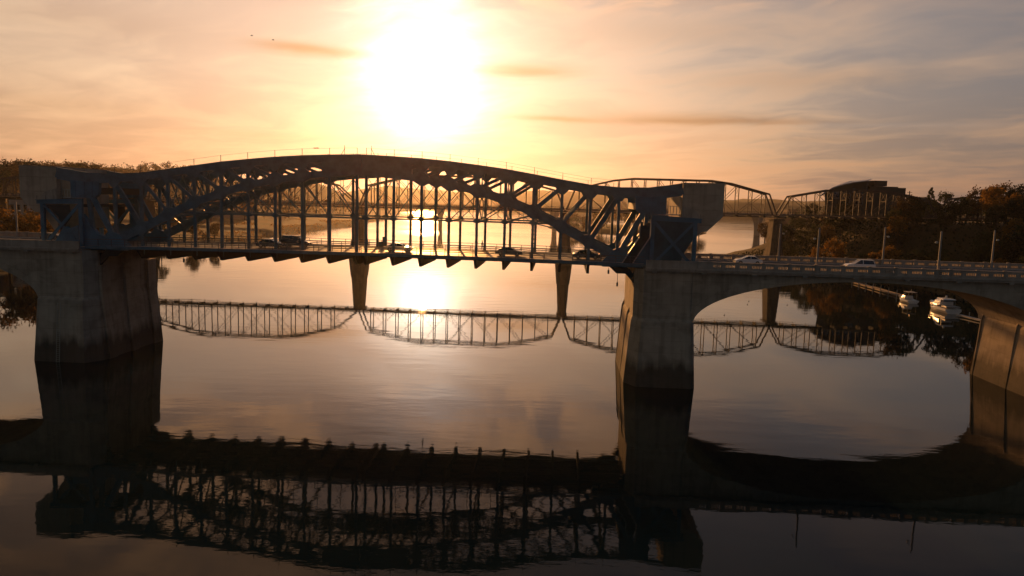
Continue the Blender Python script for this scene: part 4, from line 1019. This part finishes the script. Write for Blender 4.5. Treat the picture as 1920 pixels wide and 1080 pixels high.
R = random.Random(5)
COLW = {'gold': 'golden', 'rust': 'rusty brown', 'dark': 'dark green', 'green': 'dull green'}
ORD = ['', 'second', 'third', 'fourth', 'fifth', 'sixth', 'seventh', 'eighth', 'ninth', 'tenth', 'eleventh', 'twelfth', 'thirteenth', 'fourteenth', 'fifteenth', 'sixteenth', 'seventeenth', 'eighteenth', 'nineteenth', 'twentieth']
def px_of(p):
    d = Vector(p)-Vector((0, 0, H)); return 960+F_PX*d.dot(rt)/d.dot(fw)
def name_rows(ts, where, marks):
    rows = {}
    for e, lf, sc in ts:
        x = px_of(e.location); mk = next((w_ for lim, w_ in marks if x < lim), marks[-1][1])
        rows.setdefault((COLW[lf], mk), []).append((x, e))
    for (c_, mk), l in rows.items():
        l.sort(key=lambda q: q[0])
        for i, (x, e) in enumerate(l):
            o = '' if len(l) == 1 else ('leftmost ' if i == 0 else 'rightmost ' if i == len(l)-1 else (ORD[i] if i < 20 else 'far')+' ')
            e['label'] = (o+c_+' tree '+where+' '+mk+('' if i == 0 or i == len(l)-1 else ', from left')).strip()
def scat(n, fx, fy, hfun, lfs, scr, label, group, ks=(0, 1, 2, 4, 5), marks=None, where=''):
    ts = []
    for _ in range(n):
        y = fy(); x = fx(y); lf = R.choice(lfs); sc = R.uniform(*scr); ts.append((tree(x, y, hfun(x, y)-.3, R.choice(ks), lf, sc, label, group), lf, sc))
    if marks: name_rows(ts, where, marks)
MR = [(1533, 'left of the second lamp'), (1600, 'right of the second lamp'), (1656, 'left of the third lamp'), (1710, 'right of the third lamp'), (1765, 'left of the fourth lamp'), (1820, 'right of the fourth lamp'), (1872, 'left of the last lamp'), (9999, 'at the right edge')]
ML = [(60, 'at the left edge'), (130, 'behind the left tower'), (220, 'behind the left heel'), (300, 'behind the lower chord'), (360, 'behind the first hangers'), (420, 'left of the dark car'), (500, 'behind the dark cars'), (9999, 'left of the centre')]
MI = [(1050, 'left of the stone pier'), (1100, 'right of the stone pier'), (1150, 'behind the right lower chord'), (1200, 'behind the stair'), (9999, 'behind the right tower')]
# right bank: waterside trees, slope trees, bluff crest
scat(34, lambda y: shoreR(y)+R.uniform(6, 22), lambda: R.uniform(175, 330), hR, ['green', 'gold', 'green', 'gold', 'rust'], (.5, .78), 'autumn tree on the right bank below the truss bridge', 'rusty waterside trees of the right bank', marks=MR, where='on the right shore')
scat(46, lambda y: shoreR(y)+R.uniform(24, 75), lambda: R.uniform(170, 330), hR, ['dark', 'green', 'gold', 'dark', 'rust'], (.7, 1.0), 'dark tree on the slope of the right bluff', 'dark slope trees of the right bluff', marks=MR, where='on the right slope')
scat(22, lambda y: shoreR(y)+R.uniform(10, 50), lambda: R.uniform(350, 420), hR, ['dark', 'green', 'dark', 'rust'], (.6, .85), 'dark tree below the museum behind the truss bridge', 'dark trees under the museum', marks=MR, where='under the museum')
scat(22, lambda y: shoreR(y)+R.uniform(14, 60), lambda: R.uniform(430, 640), hR, ['rust', 'green', 'rust'], (.7, 1.0), 'hazy brown tree on the right shore beyond the museum', 'hazy trees of the right shore', marks=MR, where='on the hazy shore')
# the crest trees that stand against the sky at the right
for px, py, Yd, k, lf, lb in [(1747, 352, 400, 3, 'green', 'pointed dark tree against the sky right of the museum'), (1774, 362, 405, 2, 'green', 'low round tree on the skyline, left of the high right grove'),
    (1838, 355, 330, 2, 'rust', 'leftmost tree of the high grove on the right skyline'), (1860, 350, 335, 5, 'rust', 'second tree of the high grove on the right skyline'), (1893, 343, 325, 1, 'rust', 'tallest spreading tree of the high grove on the right skyline'),
    (1925, 345, 320, 1, 'dark', 'tree cut by the right edge on the skyline'), (1905, 372, 300, 1, 'dark', 'dark tree in front of the tallest skyline tree at the right'), (1872, 385, 300, 5, 'dark', 'dark tree below the high grove at the right'),
    (1816, 372, 345, 2, 'green', 'small tree under the skyline left of the high grove'), (1795, 378, 350, 4, 'green', 'small tree behind the rightmost truss span')]:
    p = pix_y(px, py, Yd); z0 = hR(p.x, Yd); hh = [15, 17, 13, 14, 12, 16][k]; sc = max(.45, (p.z-z0)/hh); 
    if sc > 1.25: z0 = p.z-hh*1.25; sc = 1.25
    tree(p.x, Yd, z0, k, lf, sc, lb)
# left bank
RT = []
for px, py, Yd, k, lf in [(8, 299, 520, 1, 'rust'), (38, 300, 540, 0, 'rust'), (60, 303, 500, 5, 'green'), (78, 307, 530, 2, 'rust'), (98, 305, 520, 1, 'rust'), (122, 303, 540, 1, 'rust'), (140, 307, 500, 4, 'green'), (154, 305, 560, 5, 'rust'), (176, 307, 540, 2, 'rust'), (205, 317, 560, 2, 'rust'), (222, 320, 600, 4, 'green'), (238, 322, 600, 0, 'rust'), (-20, 300, 500, 1, 'green'), (190, 316, 580, 3, 'green')]:
    p = pix_y(px, py, Yd); hh = [15, 17, 13, 14, 12, 16][k]; z0 = hL(p.x, Yd); sc = min(1.6, (p.z-z0)/hh); z0 = p.z-sc*hh
    RT.append((px, tree(p.x, Yd, z0, k, lf, sc, 'ridge tree', 'ridge trees at the left'), lf))
RT.sort(key=lambda q: q[0])
for i, (px, e, lf) in enumerate(RT):
    e['label'] = ('leftmost' if i == 0 else 'rightmost' if i == len(RT)-1 else ORD[i])+' tree from the left on the skyline ridge above the left counterweight'
for px, py, Yd, lf, lb in [(12, 386, 265, 'gold', 'golden sunlit tree at the left edge beside the lamp post'), (58, 392, 275, 'rust', 'brown tree right of the left lamp post'), (78, 398, 262, 'gold', 'golden bush tree left of the open tower'), (190, 408, 300, 'rust', 'brown tree behind the foot of the left leaf')]:
    p = pix_y(px, py, Yd); z0 = hL(p.x, Yd); tree(p.x, Yd, z0, 1, lf, max(.4, (p.z-z0)/17), lb)
scat(46, lambda y: shoreL(y)-R.uniform(40, 300), lambda: R.uniform(380, 700), hL, ['rust', 'green', 'gold', 'rust'], (.6, .95), 'brown tree standing in the park on the left bank', 'park trees of the left bank', marks=ML, where='in the left park')
scat(20, lambda y: shoreL(y)-R.uniform(8, 40), lambda: R.uniform(230, 420), hL, ['rust', 'green', 'rust'], (.45, .7), 'small tree at the left water edge', 'waterside trees of the left bank', marks=ML, where='on the left water edge')
# island
scat(40, lambda y: R.uniform(60, 205), lambda: R.uniform(735, 860), hI, ['rust', 'green', 'gold', 'rust'], (.9, 1.25), 'tree of the wooded island behind the right leaf', 'trees of the island', marks=MI, where='on the island')
# far woods as one mass each
def woods(name, n, fx, fy, h, lf, label, big=6.5):
    rnd = random.Random(hash(name) % 1000 if False else len(name)*7+n); v, f = [], []
    for _ in range(n):
        y = fy(rnd); x = fx(rnd, y); z = h(x, y); hh = big*rnd.uniform(.8, 1.6)
        for _ in range(46):
            d = Vector((rnd.gauss(0, 1), rnd.gauss(0, 1), rnd.gauss(0, 1))).normalized()*rnd.random()**.4
            leaf_quad(v, f, Vector((x+d.x*hh*.62, y+d.y*hh*.62, z+hh*.75+d.z*hh*.75)), 2.0, rnd)
    b = MB(); b.v, b.f = v, f; o = b.build(name, LEAF[lf], fix=False); tag(o, label, 'woods', kind='stuff')
woods('wooded_hillside', 900, lambda r, y: shoreL(y)-r.uniform(60, 650), lambda r: r.uniform(700, 1250), hL, 'rust', 'far wooded hillside of the left bank seen as one brown mass')
woods('wooded_slope', 420, lambda r, y: shoreR(y)+r.uniform(5, 420), lambda r: r.uniform(560, 1150), hR, 'green', 'far wooded shore on the right seen as one mass')
woods('hill_woods', 620, lambda r, y: r.uniform(-780, -330), lambda r: r.uniform(430, 660), hL, 'rust', 'wood covering the hill at the far left', 6.5)
# low golden reeds/grass on the left bank edge
v, f = [], []; rnd = random.Random(3)
for _ in range(9000):
    y = rnd.uniform(250, 900); x = shoreL(y)-rnd.uniform(0, 60)
    if sin(x*.11+1)+sin(y*.045)+.5*sin(x*.3+y*.13) < .2: continue
    leaf_quad(v, f, Vector((x, y, hL(x, y)+rnd.uniform(.1, .6))), .9, rnd)
b = MB(); b.v, b.f = v, f; tag(b.build('bank_scrub', LEAF['gold'], fix=False), 'low golden scrub along the left river bank', 'scrub', kind='stuff')
v, f = [], []
for _ in range(14000):
    y = rnd.uniform(150, 420); x = shoreR(y)+rnd.uniform(0, 70); leaf_quad(v, f, Vector((x, y, hR(x, y)+rnd.uniform(.1, 2.2))), 1.0, rnd)
b = MB(); b.v, b.f = v, f; tag(b.build('undergrowth', LEAF['dark'], fix=False), 'dark undergrowth covering the slope of the right bluff', 'undergrowth', kind='stuff')

# ------------------------------------------------------------------ haze
hz = MB().box((-2600, -300, ZW-8), (2600, 3900, 150))
m = bpy.data.materials.new('morning_haze'); m.use_nodes = True; t = m.node_tree; t.nodes.clear(); k = NG(t)
pv = k.n('ShaderNodeVolumePrincipled'); pv.inputs['Color'].default_value = (.92, .84, .76, 1); pv.inputs['Density'].default_value = .00004; pv.inputs['Anisotropy'].default_value = .82
o = k.n('ShaderNodeOutputMaterial'); k.link(pv.outputs[0], o.inputs['Volume'])
m.cycles.volume_sampling = 'MULTIPLE_IMPORTANCE' if hasattr(m.cycles, 'volume_sampling') else None
ho = hz.build('haze', m); tag(ho, 'thin warm morning haze over the river', 'haze', kind='stuff')
print('objects', len(bpy.data.objects), 'trees', NT[0])
